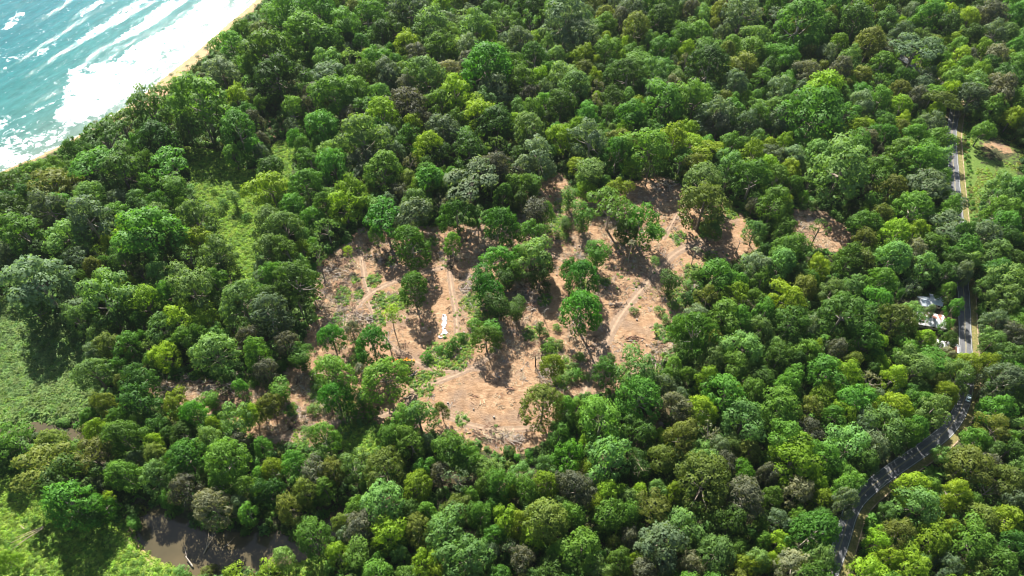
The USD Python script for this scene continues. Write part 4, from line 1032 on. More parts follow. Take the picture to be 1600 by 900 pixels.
# undergrowth under and between the trees
ground_free = shapely.union_all([SOIL.buffer(-2), TERRACE, SWAMP, WATERS, ROAD_LINE.buffer(7.5)] + MEADOWS)
p, rng = scatter(VIEW.difference(ground_free), 3.1, 24)
p = p[field(sand, p[:, 0], p[:, 1]) < 0.25]
p = p[~((np.abs(p[:, 0] - at(1455, 500)[0]) < 16) & (np.abs(p[:, 1] - at(1455, 500)[1]) < 16))]
instancer('undergrowth', 'tangled green undergrowth on the floor of the forest', 'undergrowth',
          [leaf_proto(mound_leaves(10, 2.3, 2.3, 150, 0.8, 0.7), LEAF_MAT['D']), leaf_proto(mound_leaves(11, 2.1, 2.8, 150, 0.8, 0.7), LEAF_MAT['G']), leaf_proto(mound_leaves(12, 2.0, 2.2, 130, 0.8, 0.7), LEAF_MAT['L']), leaf_proto(mound_leaves(13, 2.0, 2.0, 120, 0.75, 0.8), LEAF_MAT['O']),
           leaf_proto(blade_leaves(14, 12, 3.2, 0.8, 0.6), LEAF_MAT['G'])],
          lay(p, field(Z, p[:, 0], p[:, 1]), rng, 5, 0.7, 1.5, 0.2, [0.32, 0.28, 0.16, 0.12, 0.12]))
# growth on the road bank and round the houses
p, rng = scatter(shapely.union_all([ROAD_LINE.buffer(10).difference(ROAD_LINE.buffer(7.2))]).intersection(VIEW), 1.6, 25)
instancer('roadside_growth', 'rank weeds and low shrubs along both edges of the road', 'weeds',
          [leaf_proto(mound_leaves(15, 0.9, 0.9, 50, 0.5, 0.8), LEAF_MAT['L']), leaf_proto(mound_leaves(16, 0.8, 0.6, 40, 0.5, 0.8), WEED_DRY), leaf_proto(mound_leaves(17, 1.2, 1.3, 70, 0.55, 0.8), LEAF_MAT['G'])],
          lay(p, field(Z, p[:, 0], p[:, 1]), rng, 3, 0.6, 1.3, 0.05))

# ------------------------------------------------------------------ slash strewn over the bare soil
WOOD_PALE = plain('pale_split_wood', (0.46, 0.36, 0.235), 0.9, 2.0, 0.3, spec=0.1)
WOOD_GREY = plain('weathered_wood', (0.36, 0.31, 0.26), 0.9, 2.0, 0.35, spec=0.1)
WOOD_DARK = plain('dark_wood', (0.105, 0.075, 0.055), 0.9, 2.0, 0.4, spec=0.1)
WOOD_RED = plain('reddish_wood', (0.30, 0.17, 0.11), 0.9, 2.0, 0.35, spec=0.1)


def stick_cluster(seed, n, spread, l0, l1, rad, flat=True):
    rng = np.random.default_rng(seed)
    parts = []
    for _ in range(n):
        c = rng.normal(0, spread, 2)
        th, L = rng.uniform(0, np.pi), rng.uniform(l0, l1)
        r = rad * rng.uniform(0.5, 1.4)
        a = np.array([math.cos(th), math.sin(th), rng.uniform(-0.1, 0.15)]) * L / 2
        m = np.array([c[0], c[1], r + rng.uniform(0, 0.12)])
        parts.append(tube([m - a, m + [0, 0, rng.uniform(-.05, .1)], m + a], [r, r * 0.9, r * 0.5], 4, False))
    return merge(parts)


def mesh_proto(mesh, material):
    def make(path):
        UsdGeom.Xform.Define(stage, path)
        usdkit.mesh(stage, path + '/pieces', mesh, material)
        return path
    return make


tracks_area = shapely.union_all([LineString(l).buffer(w / 2 + 0.4) for l, w in TRACKS])
dirt = shapely.union_all([SOIL, TERRACE])
p, rng = scatter(dirt, 2.3, 31)
dens = noise2(p[:, 0], p[:, 1], 22, 3, 14) + 0.35 * noise2(p[:, 0], p[:, 1], 6, 2, 15)
p = p[(dens + rng.uniform(-0.5, 0.5, len(p)) > 0.02) & ~shapely.contains_xy(tracks_area, p[:, 0], p[:, 1])]
field_poly = ground_poly([(640, 600), (700, 565), (760, 560), (830, 560), (855, 620), (840, 665), (760, 665), (660, 630)])
p = p[~shapely.contains_xy(field_poly, p[:, 0], p[:, 1]) | (rng.random(len(p)) < 0.4)]
instancer('wood_debris', 'chips, splinters and cut sticks strewn over the felled ground', 'wood debris',
          [mesh_proto(stick_cluster(31, 16, 1.1, 0.4, 1.3, 0.085), WOOD_PALE), mesh_proto(stick_cluster(32, 12, 1.2, 0.6, 1.9, 0.09), WOOD_GREY), mesh_proto(stick_cluster(33, 9, 1.2, 0.6, 2.2, 0.11), WOOD_DARK), mesh_proto(stick_cluster(34, 12, 1.2, 0.5, 1.6, 0.10), WOOD_RED), mesh_proto(stick_cluster(35, 6, 1.3, 0.8, 2.6, 0.12), WOOD_PALE)],
          lay(p, field(Z, p[:, 0], p[:, 1]), rng, 5, 0.7, 1.35, 0.03, [0.46, 0.16, 0.07, 0.16, 0.15]))
# rough slash where the fallen crowns lie thick
thick = [(530, 425, 26, 34), (520, 480, 24, 22), (545, 500, 26, 16), (600, 395, 30, 22), (740, 440, 22, 18), (700, 400, 20, 20), (825, 440, 22, 34), (280, 605, 40, 18), (350, 600, 40, 16), (770, 685, 60, 10), (1035, 555, 20, 24), (1090, 460, 20, 26), (860, 590, 20, 30), (500, 625, 14, 22), (470, 660, 20, 16), (1040, 290, 24, 10), (1250, 345, 30, 20), (830, 350, 24, 40), (900, 400, 18, 20), (960, 340, 20, 20), (760, 400, 16, 20), (570, 505, 18, 14)]
pts = []
rng = np.random.default_rng(33)
for px, py, rx, ry in thick:
    for _ in range(int(rx * ry / 11)):
        a, q = rng.uniform(0, 6.28), math.sqrt(rng.random())
        pts.append(at(px + rx * q * math.cos(a), py + ry * q * math.sin(a))[:2])
pts = np.array(pts)
instancer('slash', 'thick felled slash of branches and dead leaves at the clearing edges', 'slash',
          [mesh_proto(stick_cluster(41, 14, 1.3, 1.0, 3.2, 0.10), WOOD_PALE), mesh_proto(stick_cluster(42, 14, 1.3, 1.0, 3.4, 0.11), WOOD_GREY), mesh_proto(stick_cluster(43, 14, 1.4, 1.0, 3.0, 0.13), WOOD_DARK), leaf_proto(mound_leaves(44, 1.2, 0.7, 60, 0.5, 1.2), leaf_material('dead_leaf', (0.33, 0.25, 0.14), 0.45)), leaf_proto(mound_leaves(45, 1.0, 0.7, 40, 0.5, 1.2), LEAF_MAT['P'])],
          lay(pts, field(Z, pts[:, 0], pts[:, 1]), rng, 5, 0.6, 1.25, 0.05))

# ------------------------------------------------------------------ palms and banana plants
def frond_mesh(L, droop, seed, lean):
    rng = np.random.default_rng(seed)
    t = np.linspace(0, 1, 9)
    spine = np.stack([L * np.sin(lean) * t * (1 - 0.12 * t), 0 * t, L * np.cos(lean) * t - droop * L * t ** 2], 1)
    V, F = tube(spine, np.linspace(0.07, 0.015, 9), 3, False)
    V, F = [V], [F]
    n = len(V[0])
    for i in range(2, 9):
        for s in (-1, 1):
            for h in (0.0, 0.5):
                k = min(i + h, 8) / 8 * 8
                b = np.array([np.interp(k, np.arange(9), spine[:, a]) for a in range(3)])
                l = 0.30 * L * (1 - abs(k / 8 - 0.5) * 1.1) * rng.uniform(0.8, 1.15)
                tip = b + np.array([0.35 * l, s * l * 0.9, -0.38 * l])
                w = np.array([0.09 * L / 3, 0, 0])
                V.append(np.array([b - w, b + w, tip + w * 0.3]))
                F.append(np.array([[0, 1, 2]]) + n)
                n += 3
    return np.vstack(V), np.vstack(F)


PALM_LEAF = leaf_material('palm_frond', (0.12, 0.17, 0.045), 0.3, 0.35)
DRY_PALM_LEAF = leaf_material('dry_palm_frond', (0.26, 0.25, 0.17), 0.3, 0.5)
BANANA_LEAF = leaf_material('banana_leaf', (0.20, 0.32, 0.07), 0.2, 0.35)


def palm_class(path, leaf, H, L, n, seed):
    rng = np.random.default_rng(seed)
    stage.CreateClassPrim(path)
    t = np.linspace(0, 1, 8)
    bend = np.stack([0.5 * t ** 2, 0.2 * np.sin(t * 3), t * H - 0.3 * (1 - t)], 1)
    usdkit.mesh(stage, path + '/trunk', tube(bend, [0.3, 0.22, 0.2, 0.18, 0.17, 0.16, 0.16, 0.18], 7), PALE_BARK, smooth=True)
    for i in range(n):
        a = i * 2.399963 + rng.uniform(-0.2, 0.2)
        v, f = frond_mesh(L * rng.uniform(0.85, 1.1), rng.uniform(0.35, 0.6), seed + i, 0.35 + 1.1 * (i / n))
        c, s = math.cos(a), math.sin(a)
        v = v @ np.array([[c, s, 0], [-s, c, 0], [0, 0, 1]]) + bend[-1]
        usdkit.mesh(stage, path + (f'/frond_{i:03d}' if i else '/frond'), (v, f), leaf)
    return path


def banana_class(path, H, L, n, seed):
    rng = np.random.default_rng(seed)
    stage.CreateClassPrim(path)
    usdkit.mesh(stage, path + '/stem', tube([[0, 0, -0.2], [0.05, 0, H * 0.6], [0.1, 0.05, H]], [0.28, 0.2, 0.12], 7), plain('banana_stem', (0.20, 0.22, 0.09), 0.7, 2.0), smooth=True)
    for i in range(n):
        v, f, nn = blade_leaves(seed + i, 1, L, L * 0.26, 0.45)
        a = i * 2.399963 + rng.uniform(-0.2, 0.2)
        c, s = math.cos(a), math.sin(a)
        R = np.array([[c, s, 0], [-s, c, 0], [0, 0, 1]])
        leaf_mesh(path + (f'/leaf_{i:03d}' if i else '/leaf'), (v @ R + [0.1, 0.05, H - 0.1], f, nn @ R), BANANA_LEAF)
    return path


def place(name, cls, label, cat, px, py, s=1.0, sz=None, group=None, lift=0.0, up=0.0):
    """up: the height at which the thing shows at (px, py)."""
    p = at(px, py, up) if up else on_ground(px, py)
    x = UsdGeom.Xform.Define(stage, fresh(name))
    x.AddTranslateOp().Set(Gf.Vec3d(float(p[0]), float(p[1]), gz(p[0], p[1]) + lift))
    x.AddRotateZOp().Set(random.uniform(0, 360))
    x.AddScaleOp().Set(Gf.Vec3f(s, s, sz or s))
    x.GetPrim().GetReferences().AddInternalReference(cls)
    x.GetPrim().SetInstanceable(True)
    return tag(x.GetPrim(), label, cat, group)


PALM = palm_class('/World/palm_tree_kind_a', PALM_LEAF, 12.0, 3.6, 15, 61)
GREY_PALM = palm_class('/World/palm_tree_kind_b', DRY_PALM_LEAF, 16.0, 3.1, 12, 81)
BANANA = banana_class('/World/banana_plant_kind_a', 3.2, 3.6, 10, 71)
for px, py, s, lab in [(308, 90, 0.8, 'palm on the sand, apart from the wood, second tallest of the beach palms'), (293, 105, 0.65, 'small palm standing alone on the sand strip of the beach'), (324, 78, 0.95, 'broad dark palm where the wood meets the sand'),
                       (268, 118, 0.7, 'palm at the wide part of the beach beside the trees'), (287, 113, 0.6, 'smallest palm of the beach row'), (333, 71, 0.85, 'palm just past the broad dark one along the beach'),
                       (360, 51, 0.8, 'palm at the narrowing upper beach'), (368, 42, 0.75, 'palm beside the upper sand, before the last one'), (379, 31, 0.8, 'last palm at the upper end of the visible beach'), (150, 190, 0.8, 'palm where the surf reaches the trees'), (276, 134, 0.9, 'tall palm amid the shore trees behind the wide sand')]:
    place('palm_tree', PALM, lab, 'palm', px, py, s, 0.62 * s, 'palms along the beach', up=6.5 * s)
place('palm_tree', GREY_PALM, 'tall grey-crowned palm casting a long thin shadow over the straight track', 'palm', 987, 381, 1.0, 0.98, up=15.5)
place('palm_tree', GREY_PALM, 'grey-crowned palm on thin stem above the green weeds at clearing edge', 'palm', 1087, 391, 1.05, 0.75, up=12)
place('palm_tree', GREY_PALM, 'small grey palm among the trees at the back of clearing', 'palm', 757, 372, 0.85, 0.6, up=9.5)
for px, py, s, lab in [(493, 497, 1.25, 'large banana plant in shade at the seaward clearing edge'), (490, 466, 1.2, 'banana plant behind the large one at clearing edge'), (1452, 741, 1.0, 'star-shaped banana plant on the bank above the road bend'), (1477, 742, 0.9, 'second banana plant on the bank above the road bend'),
                       (1036, 558, 1.0, 'banana plant in weeds at the inland edge of the clearing'), (1050, 578, 1.0, 'banana plant below the inland weeds at the clearing'), (980, 655, 1.1, 'pale banana plant between the big tree crowns'), (976, 672, 1.0, 'banana plant below the pale one near the hidden creek'), (1024, 515, 0.8, 'small banana plant beside the vine-covered tree')]:
    place('banana_plant', BANANA, lab, 'banana plant', px, py, s, s, 'banana plants', up=4.0 * s)


# ------------------------------------------------------------------ dead trees, stumps, logs, brush
def dead_tree(label, px, py, h, r, branches, seed, lean=(0, 0), mat_=None):
    p = on_ground(px, py)
    t = thing('dead_tree', label, 'dead tree', p)
    rng = np.random.default_rng(seed)
    q = np.linspace(0, 1, 6)
    pts = np.stack([lean[0] * h * q ** 1.3, lean[1] * h * q ** 1.3, -0.3 + q * (h + 0.3)], 1) + rng.normal(0, 0.08, (6, 3)) * q[:, None]
    obj('trunk', tube(pts, r * np.array([1.4, 1.0, 0.9, 0.8, 0.65, 0.4]), 7), mat_ or WOOD_GREY, t, smooth=True)
    for i in range(branches):
        a = i * 2.4 + rng.uniform(-0.4, 0.4)
        k = rng.integers(3, 6)
        L = h * rng.uniform(0.16, 0.32)
        d = np.array([math.cos(a), math.sin(a), rng.uniform(0.2, 1.1)])
        e = pts[k] + d * L
        m = pts[k] + d * L * 0.5 + [0, 0, 0.3]
        parts = [tube([pts[k], m, e], [r * 0.45, r * 0.3, r * 0.1], 5)]
        for _ in range(3):
            o = m + (e - m) * rng.random()
            parts.append(tube([o, o + (d + rng.normal(0, 0.7, 3)) * L * 0.35], [r * 0.16, r * 0.05], 4))
        obj('branch', merge(parts), mat_ or WOOD_GREY, t)
    return t


dead_tree('bare grey dead tree beside the slender yellow-green tree', 613, 557, 15, 0.34, 8, 1)
dead_tree('dark burnt standing trunk without branches between field and tall trees', 837, 573, 9, 0.3, 1, 2, (-0.05, 0.1), WOOD_DARK)
dead_tree('thin dark dead pole beside the burnt trunk', 851, 560, 9, 0.22, 1, 3, (0, 0), WOOD_DARK)
dead_tree('short broken snag beside the dead poles above the field', 846, 560, 6, 0.3, 2, 4, (0.05, 0), WOOD_DARK)
dead_tree('bare thin dead tree among weeds at the inland clearing edge', 1078, 465, 11, 0.24, 4, 5)
dead_tree('leafless forked tree beside the straight dirt track', 1013, 434, 10, 0.24, 6, 6, (0.12, 0.1))
dead_tree('grey leafless tree standing behind the brush pile', 745, 438, 8, 0.24, 6, 7)
dead_tree('bleached dead tree rising from the roadside bank', 1573, 745, 9, 0.3, 9, 8, (0, 0), WOOD_PALE)
dead_tree('pale dead tree hung over by creepers below the clearing', 995, 750, 12, 0.32, 8, 9, (0, 0), WOOD_PALE)
dead_tree('bare snag in the shaded corner of the back clearing', 1150, 395, 9, 0.24, 5, 10)
dead_tree('bare dead tree at the top of the clearing track', 850, 500, 8, 0.22, 5, 11)


def log(label, pts_px, r, mat_, name='log', cat='log', lift=0.0, branches=0, seed=0):
    base = on_ground(*pts_px[0][:2])
    t = thing(name, label, cat, base)
    P = []
    for i, q in enumerate(pts_px):
        g = on_ground(*q[:2])
        P.append([g[0] - base[0], g[1] - base[1], max(g[2], WATER_LEVEL if lift else -9) - base[2] + r * 0.8 + (q[2] if len(q) > 2 else 0)])
    n = len(P)
    P = np.array([[np.interp(x, range(n), np.array(P)[:, k]) for k in range(3)] for x in np.linspace(0, n - 1, 7)])
    obj('trunk', tube(P, r * np.linspace(1.15, 0.6, 7), 8), mat_, t, smooth=True)
    rng = np.random.default_rng(seed)
    for i in range(branches):
        k = rng.integers(2, 7)
        d = (P[-1] - P[0]) / np.linalg.norm(P[-1] - P[0]) + rng.normal(0, 0.7, 3); d[2] = abs(d[2]) * 0.7
        L = rng.uniform(1.2, 3.2)
        obj('branch', merge([tube([P[k], P[k] + d * L * 0.5, P[k] + d * L + [0, 0, 0.2]], [r * 0.5, r * 0.35, r * 0.1], 5), tube([P[k] + d * L * 0.5, P[k] + d * L * 0.5 + rng.normal(0, 0.6, 3) * [1, 1, 0.4]], [r * 0.25, r * 0.08], 4)]), mat_, t)
    return t


log('curved grey log lying below the orange fire', [(639, 590), (645, 586), (652, 579)], 0.34, WOOD_GREY)
log('pale bleached log at the seaward end of bare field', [(630, 622), (637, 622), (642, 618)], 0.36, WOOD_PALE)
log('bleached fallen tree with bare branches reaching over the pond', [(321, 868), (327, 858, 0.6), (336, 846, 1.2)], 0.26, WOOD_PALE, 'fallen_tree', 'fallen tree', 1, 5, 3)
log('thick broken white trunk at the near bank of the pond', [(304, 888, 0.4), (300, 881, 1.0), (295, 874, 1.5)], 0.3, WOOD_GREY, 'fallen_tree', 'fallen tree', 1, 1, 4)
log('small bare branch breaking the water in the middle of the pond', [(353, 857), (359, 854, 0.5)], 0.12, WOOD_GREY, 'branch_in_water', 'branch', 1, 3, 5)
p0 = on_ground(45, 838)
t = thing('felled_poles', 'bundle of bleached felled palm stems lying in the lower meadow', 'felled stems', p0)
for i, (a, b) in enumerate([((70, 824), (26, 842)), ((70, 826), (18, 850)), ((68, 828), (22, 858)), ((62, 832), (30, 852)), ((40, 828), (34, 822))]):
    A, B = on_ground(*a) - p0, on_ground(*b) - p0
    obj('stem', tube([A + [0, 0, 1.1], (A + B) / 2 + [0, 0, 1.0 + 0.12 * i], B + [0, 0, 0.9]], [0.19, 0.15, 0.08], 6), WOOD_PALE, t, smooth=True)


def brush_pile(label, px, py, rx, ry, n, mats, seed, h=1.4, rz=0.0):
    """A heap of felled limbs, each one a part. rx, ry in metres."""
    p = on_ground(px, py)
    t = thing('brush_pile', label, 'brush pile', p)
    rng = np.random.default_rng(seed)
    for i in range(n):
        q = rng.normal(0, 0.42, 2)
        c = np.array([q[0] * rx * math.cos(rz) - q[1] * ry * math.sin(rz), q[0] * rx * math.sin(rz) + q[1] * ry * math.cos(rz)])
        th = rng.uniform(0, np.pi) if rng.random() < 0.6 else rz + rng.normal(0, 0.4)
        L = rng.uniform(1.8, 5.0) * min(1.0, 0.5 + rx / 8)
        r = rng.uniform(0.08, 0.26)
        z = max(0.1, h * math.exp(-2.2 * (q @ q)) * rng.uniform(0.1, 1.0))
        a = np.array([math.cos(th), math.sin(th), rng.normal(0, 0.16)]) * L / 2
        m = np.array([c[0], c[1], z])
        obj('limb', tube([m - a, m + [rng.normal(0, .2), rng.normal(0, .2), 0.1], m + a], [r, r * 0.85, r * 0.5], 5), mats[rng.integers(len(mats))], t)
    return t


G_, D_, P_, R_ = WOOD_GREY, WOOD_DARK, WOOD_PALE, WOOD_RED
brush_pile('grey brush pile of felled limbs beside the weedy patch', 738, 452, 7, 5, 40, [G_, G_, D_, R_], 1)
brush_pile('dark burnt brush pile at the foot of the huge emerald tree', 963, 477, 4.5, 3, 26, [D_, D_, G_], 2)
brush_pile('flat dark brush heap on bare soil below the straight track', 989, 529, 6, 3, 30, [D_, D_, R_, G_], 3, 0.8)
brush_pile('pale tangle of sawn limbs above the round tree', 570, 500, 6, 4, 34, [P_, P_, G_, D_], 4)
brush_pile('long heap of logs in shade, upper part, behind middle trees', 815, 425, 5, 7, 34, [R_, D_, P_, G_], 5)
brush_pile('heap of logs in shade, middle part, behind middle trees', 823, 450, 5, 6, 34, [R_, D_, G_], 6)
brush_pile('lower end of the log heap beside the dark trees', 830, 478, 4, 6, 26, [D_, G_, R_], 7)
brush_pile('large shaded grey heap of logs at the back of the clearing', 1042, 290, 13, 5, 60, [G_, G_, D_, P_], 8, 2.0)
brush_pile('seaward end of the slash windrow along the bare field', 752, 680, 7, 3, 40, [R_, P_, D_], 9, 1.3, -0.35)
brush_pile('middle of the slash windrow along the bare field', 778, 687, 7, 3, 44, [D_, P_, R_], 10, 1.5, -0.25)
brush_pile('inland end of the slash windrow along the bare field', 806, 694, 7, 3, 40, [D_, D_, R_, G_], 11, 1.3, -0.15)
brush_pile('small burnt heap alone on the open bare field', 798, 608, 1.8, 1.5, 16, [D_, D_, R_], 12, 0.6)
brush_pile('small reddish heap inside the green patch by the track bend', 1061, 368, 2.4, 1.8, 18, [R_, D_], 13, 0.7)
brush_pile('dark heap of roots at the top of the short track', 562, 392, 2.2, 2, 16, [D_, R_, P_], 14, 0.8)
brush_pile('pale slash heap beneath the swamp-side trees', 262, 606, 7, 5, 34, [P_, G_, D_], 15)
brush_pile('slash heap in the lower seaward corner of the cutting', 318, 596, 7, 4, 34, [P_, G_, D_, R_], 16)
brush_pile('slash heap between the vine-hung trees and seaward corner', 362, 604, 6, 4, 30, [P_, D_, G_], 17)
brush_pile('tan heap of dry fronds beside the olive dome at the field', 868, 668, 5, 3, 26, [P_, P_, R_], 18)
brush_pile('slash heap among the stumps near the short track', 530, 425, 6, 5, 34, [G_, P_, D_], 19)
brush_pile('heap of sticks where the track leaves the seaward clearing', 472, 702, 4, 2.5, 22, [P_, R_, G_], 20, 0.8)
brush_pile('pale heap beside the terrace cuts among the trees', 1252, 352, 6, 3, 24, [P_, R_, G_], 21)
brush_pile('dark heap under the large clump at the back track', 800, 395, 5, 4, 26, [D_, R_, G_], 22)

STUMPS = [(655, 520, 'beside the white sheet'), (720, 545, 'above the hedge of bushes'), (700, 630, 'on the seaward bare field'), (740, 640, 'amid the bare field'), (772, 652, 'on the lower bare field'), (815, 578, 'at the upper corner of bare field'), (905, 470, 'below the tall grown tree'), (945, 450, 'on bare soil above the dark heap'), (995, 500, 'just inland of straight track'), (1010, 540, 'on lower inland soil'), (960, 570, 'beside the shaded track end'), (1075, 340, 'near the back track'), (1130, 395, 'below the inland shade'), (905, 385, 'on the central upper soil'), (580, 400, 'beside the short track'), (610, 385, 'behind the weed patch'), (520, 545, 'under the seaward trees'), (690, 420, 'between the emerald trees'), (725, 520, 'inland of the white sheet'), (1040, 470, 'by the inland shrubs'), (870, 430, 'beside the log heap'), (780, 590, 'above the small burnt heap')]
for i, (px, py, w) in enumerate(STUMPS):
    r = 0.34 + 0.2 * ((i * 37) % 10) / 10
    t = thing('tree_stump', f'sawn tree stump {w}', 'stump', on_ground(px, py), i, 'stumps left in the clearing')
    ang = np.linspace(0, 6.283, 10, endpoint=False)
    flare = 1 + 0.25 * np.cos(3 * ang + i)
    ring = lambda s, z: np.stack([s * r * np.cos(ang), s * r * np.sin(ang), np.full(10, z)], 1) * np.stack([flare if s > 1 else np.ones(10)] * 2 + [np.ones(10)], 1)
    V = np.vstack([ring(1.5, -0.2), ring(1.0, 0.25), ring(0.95, 0.7)])
    F = [[k + 10 * j, (k + 1) % 10 + 10 * j, (k + 1) % 10 + 10 * (j + 1)] for j in (0, 1) for k in range(10)] + [[k + 10 * j, (k + 1) % 10 + 10 * (j + 1), k + 10 * (j + 1)] for j in (0, 1) for k in range(10)]
    obj('bark', (V, np.array(F)), WOOD_DARK, t)
    obj('cut_face', (np.vstack([ring(0.93, 0.703), [[0, 0, 0.71]]]), np.array([[k, (k + 1) % 10, 10] for k in range(10)])), WOOD_GREY, t)

# ------------------------------------------------------------------ white sheet and fire
outline = [(690, 489), (699, 491), (700, 505), (697, 511), (701, 519), (697, 527), (688, 531), (683, 528), (684, 523), (690, 519), (689, 506)]
poly = ground_poly(outline).buffer(-0.35)
c = np.array(poly.centroid.coords[0])
x0, y0, x1, y1 = poly.bounds
gx, gy = np.meshgrid(np.arange(x0 - 1, x1 + 1, 0.22), np.arange(y0 - 1, y1 + 1, 0.22))
ins = shapely.contains_xy(poly, gx.ravel() + 0.35 * noise2(gx.ravel(), gy.ravel(), 1.2, 2, 40), gy.ravel() + 0.35 * noise2(gx.ravel(), gy.ravel(), 1.2, 2, 41)).reshape(gx.shape) & (noise2(gx, gy, 2.4, 3, 42) < 0.16)
zz = field(Z, gx.ravel(), gy.ravel()).reshape(gx.shape) + 0.16 + 0.75 * np.abs(noise2(gx, gy, 1.5, 3, 43))
h, w = gx.shape
ii, jj = np.meshgrid(np.arange(w - 1), np.arange(h - 1))
a0 = (jj * w + ii)
ok = ins[:-1, :-1] & ins[1:, 1:] & ins[1:, :-1] & ins[:-1, 1:]
q = np.stack([a0, a0 + 1, a0 + w + 1, a0 + w], -1)[ok]
used, inv = np.unique(q.ravel(), return_inverse=True)
tag(obj('plastic_sheet', (np.stack([gx.ravel(), gy.ravel(), zz.ravel()], 1)[used], inv.reshape(-1, 4)), plain('white_plastic', (0.42, 0.42, 0.44), 0.5, 1.2, 0.35, spec=0.5)), 'crumpled torn white sheet lying on bare soil in the clearing', 'sheet')

p = on_ground(635, 563)
t = thing('brush_fire', 'small orange brush fire with embers at foot of the slender trees', 'fire', p)
FLAME = mat('flame', {'g': ('texture_coordinate', {}), 'n': ('noise_texture', {'scale': 1.2, 'detail': 3.0}), 'r': ('rgb_ramp', {'ramp': [(0.3, (0.9, 0.12, 0.01)), (0.55, (1.0, 0.32, 0.04)), (0.75, (1.0, 0.62, 0.25))]}), 'e': ('emission', {'strength': 0.85})},
            [('g.object', 'n.vector'), ('n.fac', 'r.fac'), ('r.color', 'e.color')], surface='e.emission')
rng = np.random.default_rng(77)
for i in range(26):
    big = i < 15
    x, y = (rng.normal(0.4, 0.9), rng.normal(0, 0.6)) if big else (rng.normal(-4.6, 1.0), rng.normal(-0.2, 0.4))
    hgt, r = (rng.uniform(0.9, 1.9), rng.uniform(0.3, 0.5)) if big else (rng.uniform(0.4, 0.8), rng.uniform(0.15, 0.25))
    obj('flame', tube([[x, y, 0.0], [x + rng.normal(0, .1), y, hgt * 0.3], [x + rng.normal(0, .15), y + rng.normal(0, .1), hgt * 0.65], [x + rng.normal(0, .25), y + rng.normal(0, .2), hgt]], [r * 0.8, r, r * 0.55, 0.02], 6), FLAME, t, smooth=True)
CHAR = plain('char', (0.045, 0.028, 0.022), 0.95, 1.0, 0.4, spec=0.05)
EMBER = plain('scorched_red_branches', (0.28, 0.085, 0.045), 0.95, 1.0, 0.4, spec=0.05)
for i in range(34):
    th, x, y = rng.uniform(0, 3.14), rng.uniform(-6.5, 1.5), rng.normal(0.2, 0.8)
    a = np.array([math.cos(th), math.sin(th), rng.normal(0, 0.12)]) * rng.uniform(0.5, 1.3)
    m = np.array([x, y, rng.uniform(0.1, 0.45)])
    obj('burnt_branch', tube([m - a, m + a], [0.14, 0.08], 5), CHAR if i % 3 else EMBER, t)

# ------------------------------------------------------------------ the houses by the road
METAL = [plain('roof_blue_white', (0.48, 0.53, 0.56), 0.5, 0.8, 0.15, 0.0, 0.5), plain('roof_white', (0.56, 0.56, 0.55), 0.55, 0.8, 0.22, 0.0, 0.5), plain('roof_dull', (0.30, 0.29, 0.28), 0.55, 0.8, 0.15, 0.0, 0.5), plain('roof_rust', (0.20, 0.09, 0.06), 0.85, 0.9, 0.35)]
WALL = plain('house_wall', (0.48, 0.42, 0.34), 0.9, 0.6, 0.2)
DARKGAP = plain('window_dark', (0.03, 0.035, 0.04), 0.25, 0.6, 0.1)


def corrugated(w, L, n=8):
    x = np.linspace(-w / 2, w / 2, 2 * n + 1)
    z = 0.035 * np.cos(np.arange(2 * n + 1) * np.pi)
    V = np.vstack([np.stack([x, np.full_like(x, 0), z], 1), np.stack([x, np.full_like(x, L), z], 1)])
    m = len(x)
    return V, np.array([[i, i + 1, m + i + 1, m + i] for i in range(m - 1)])


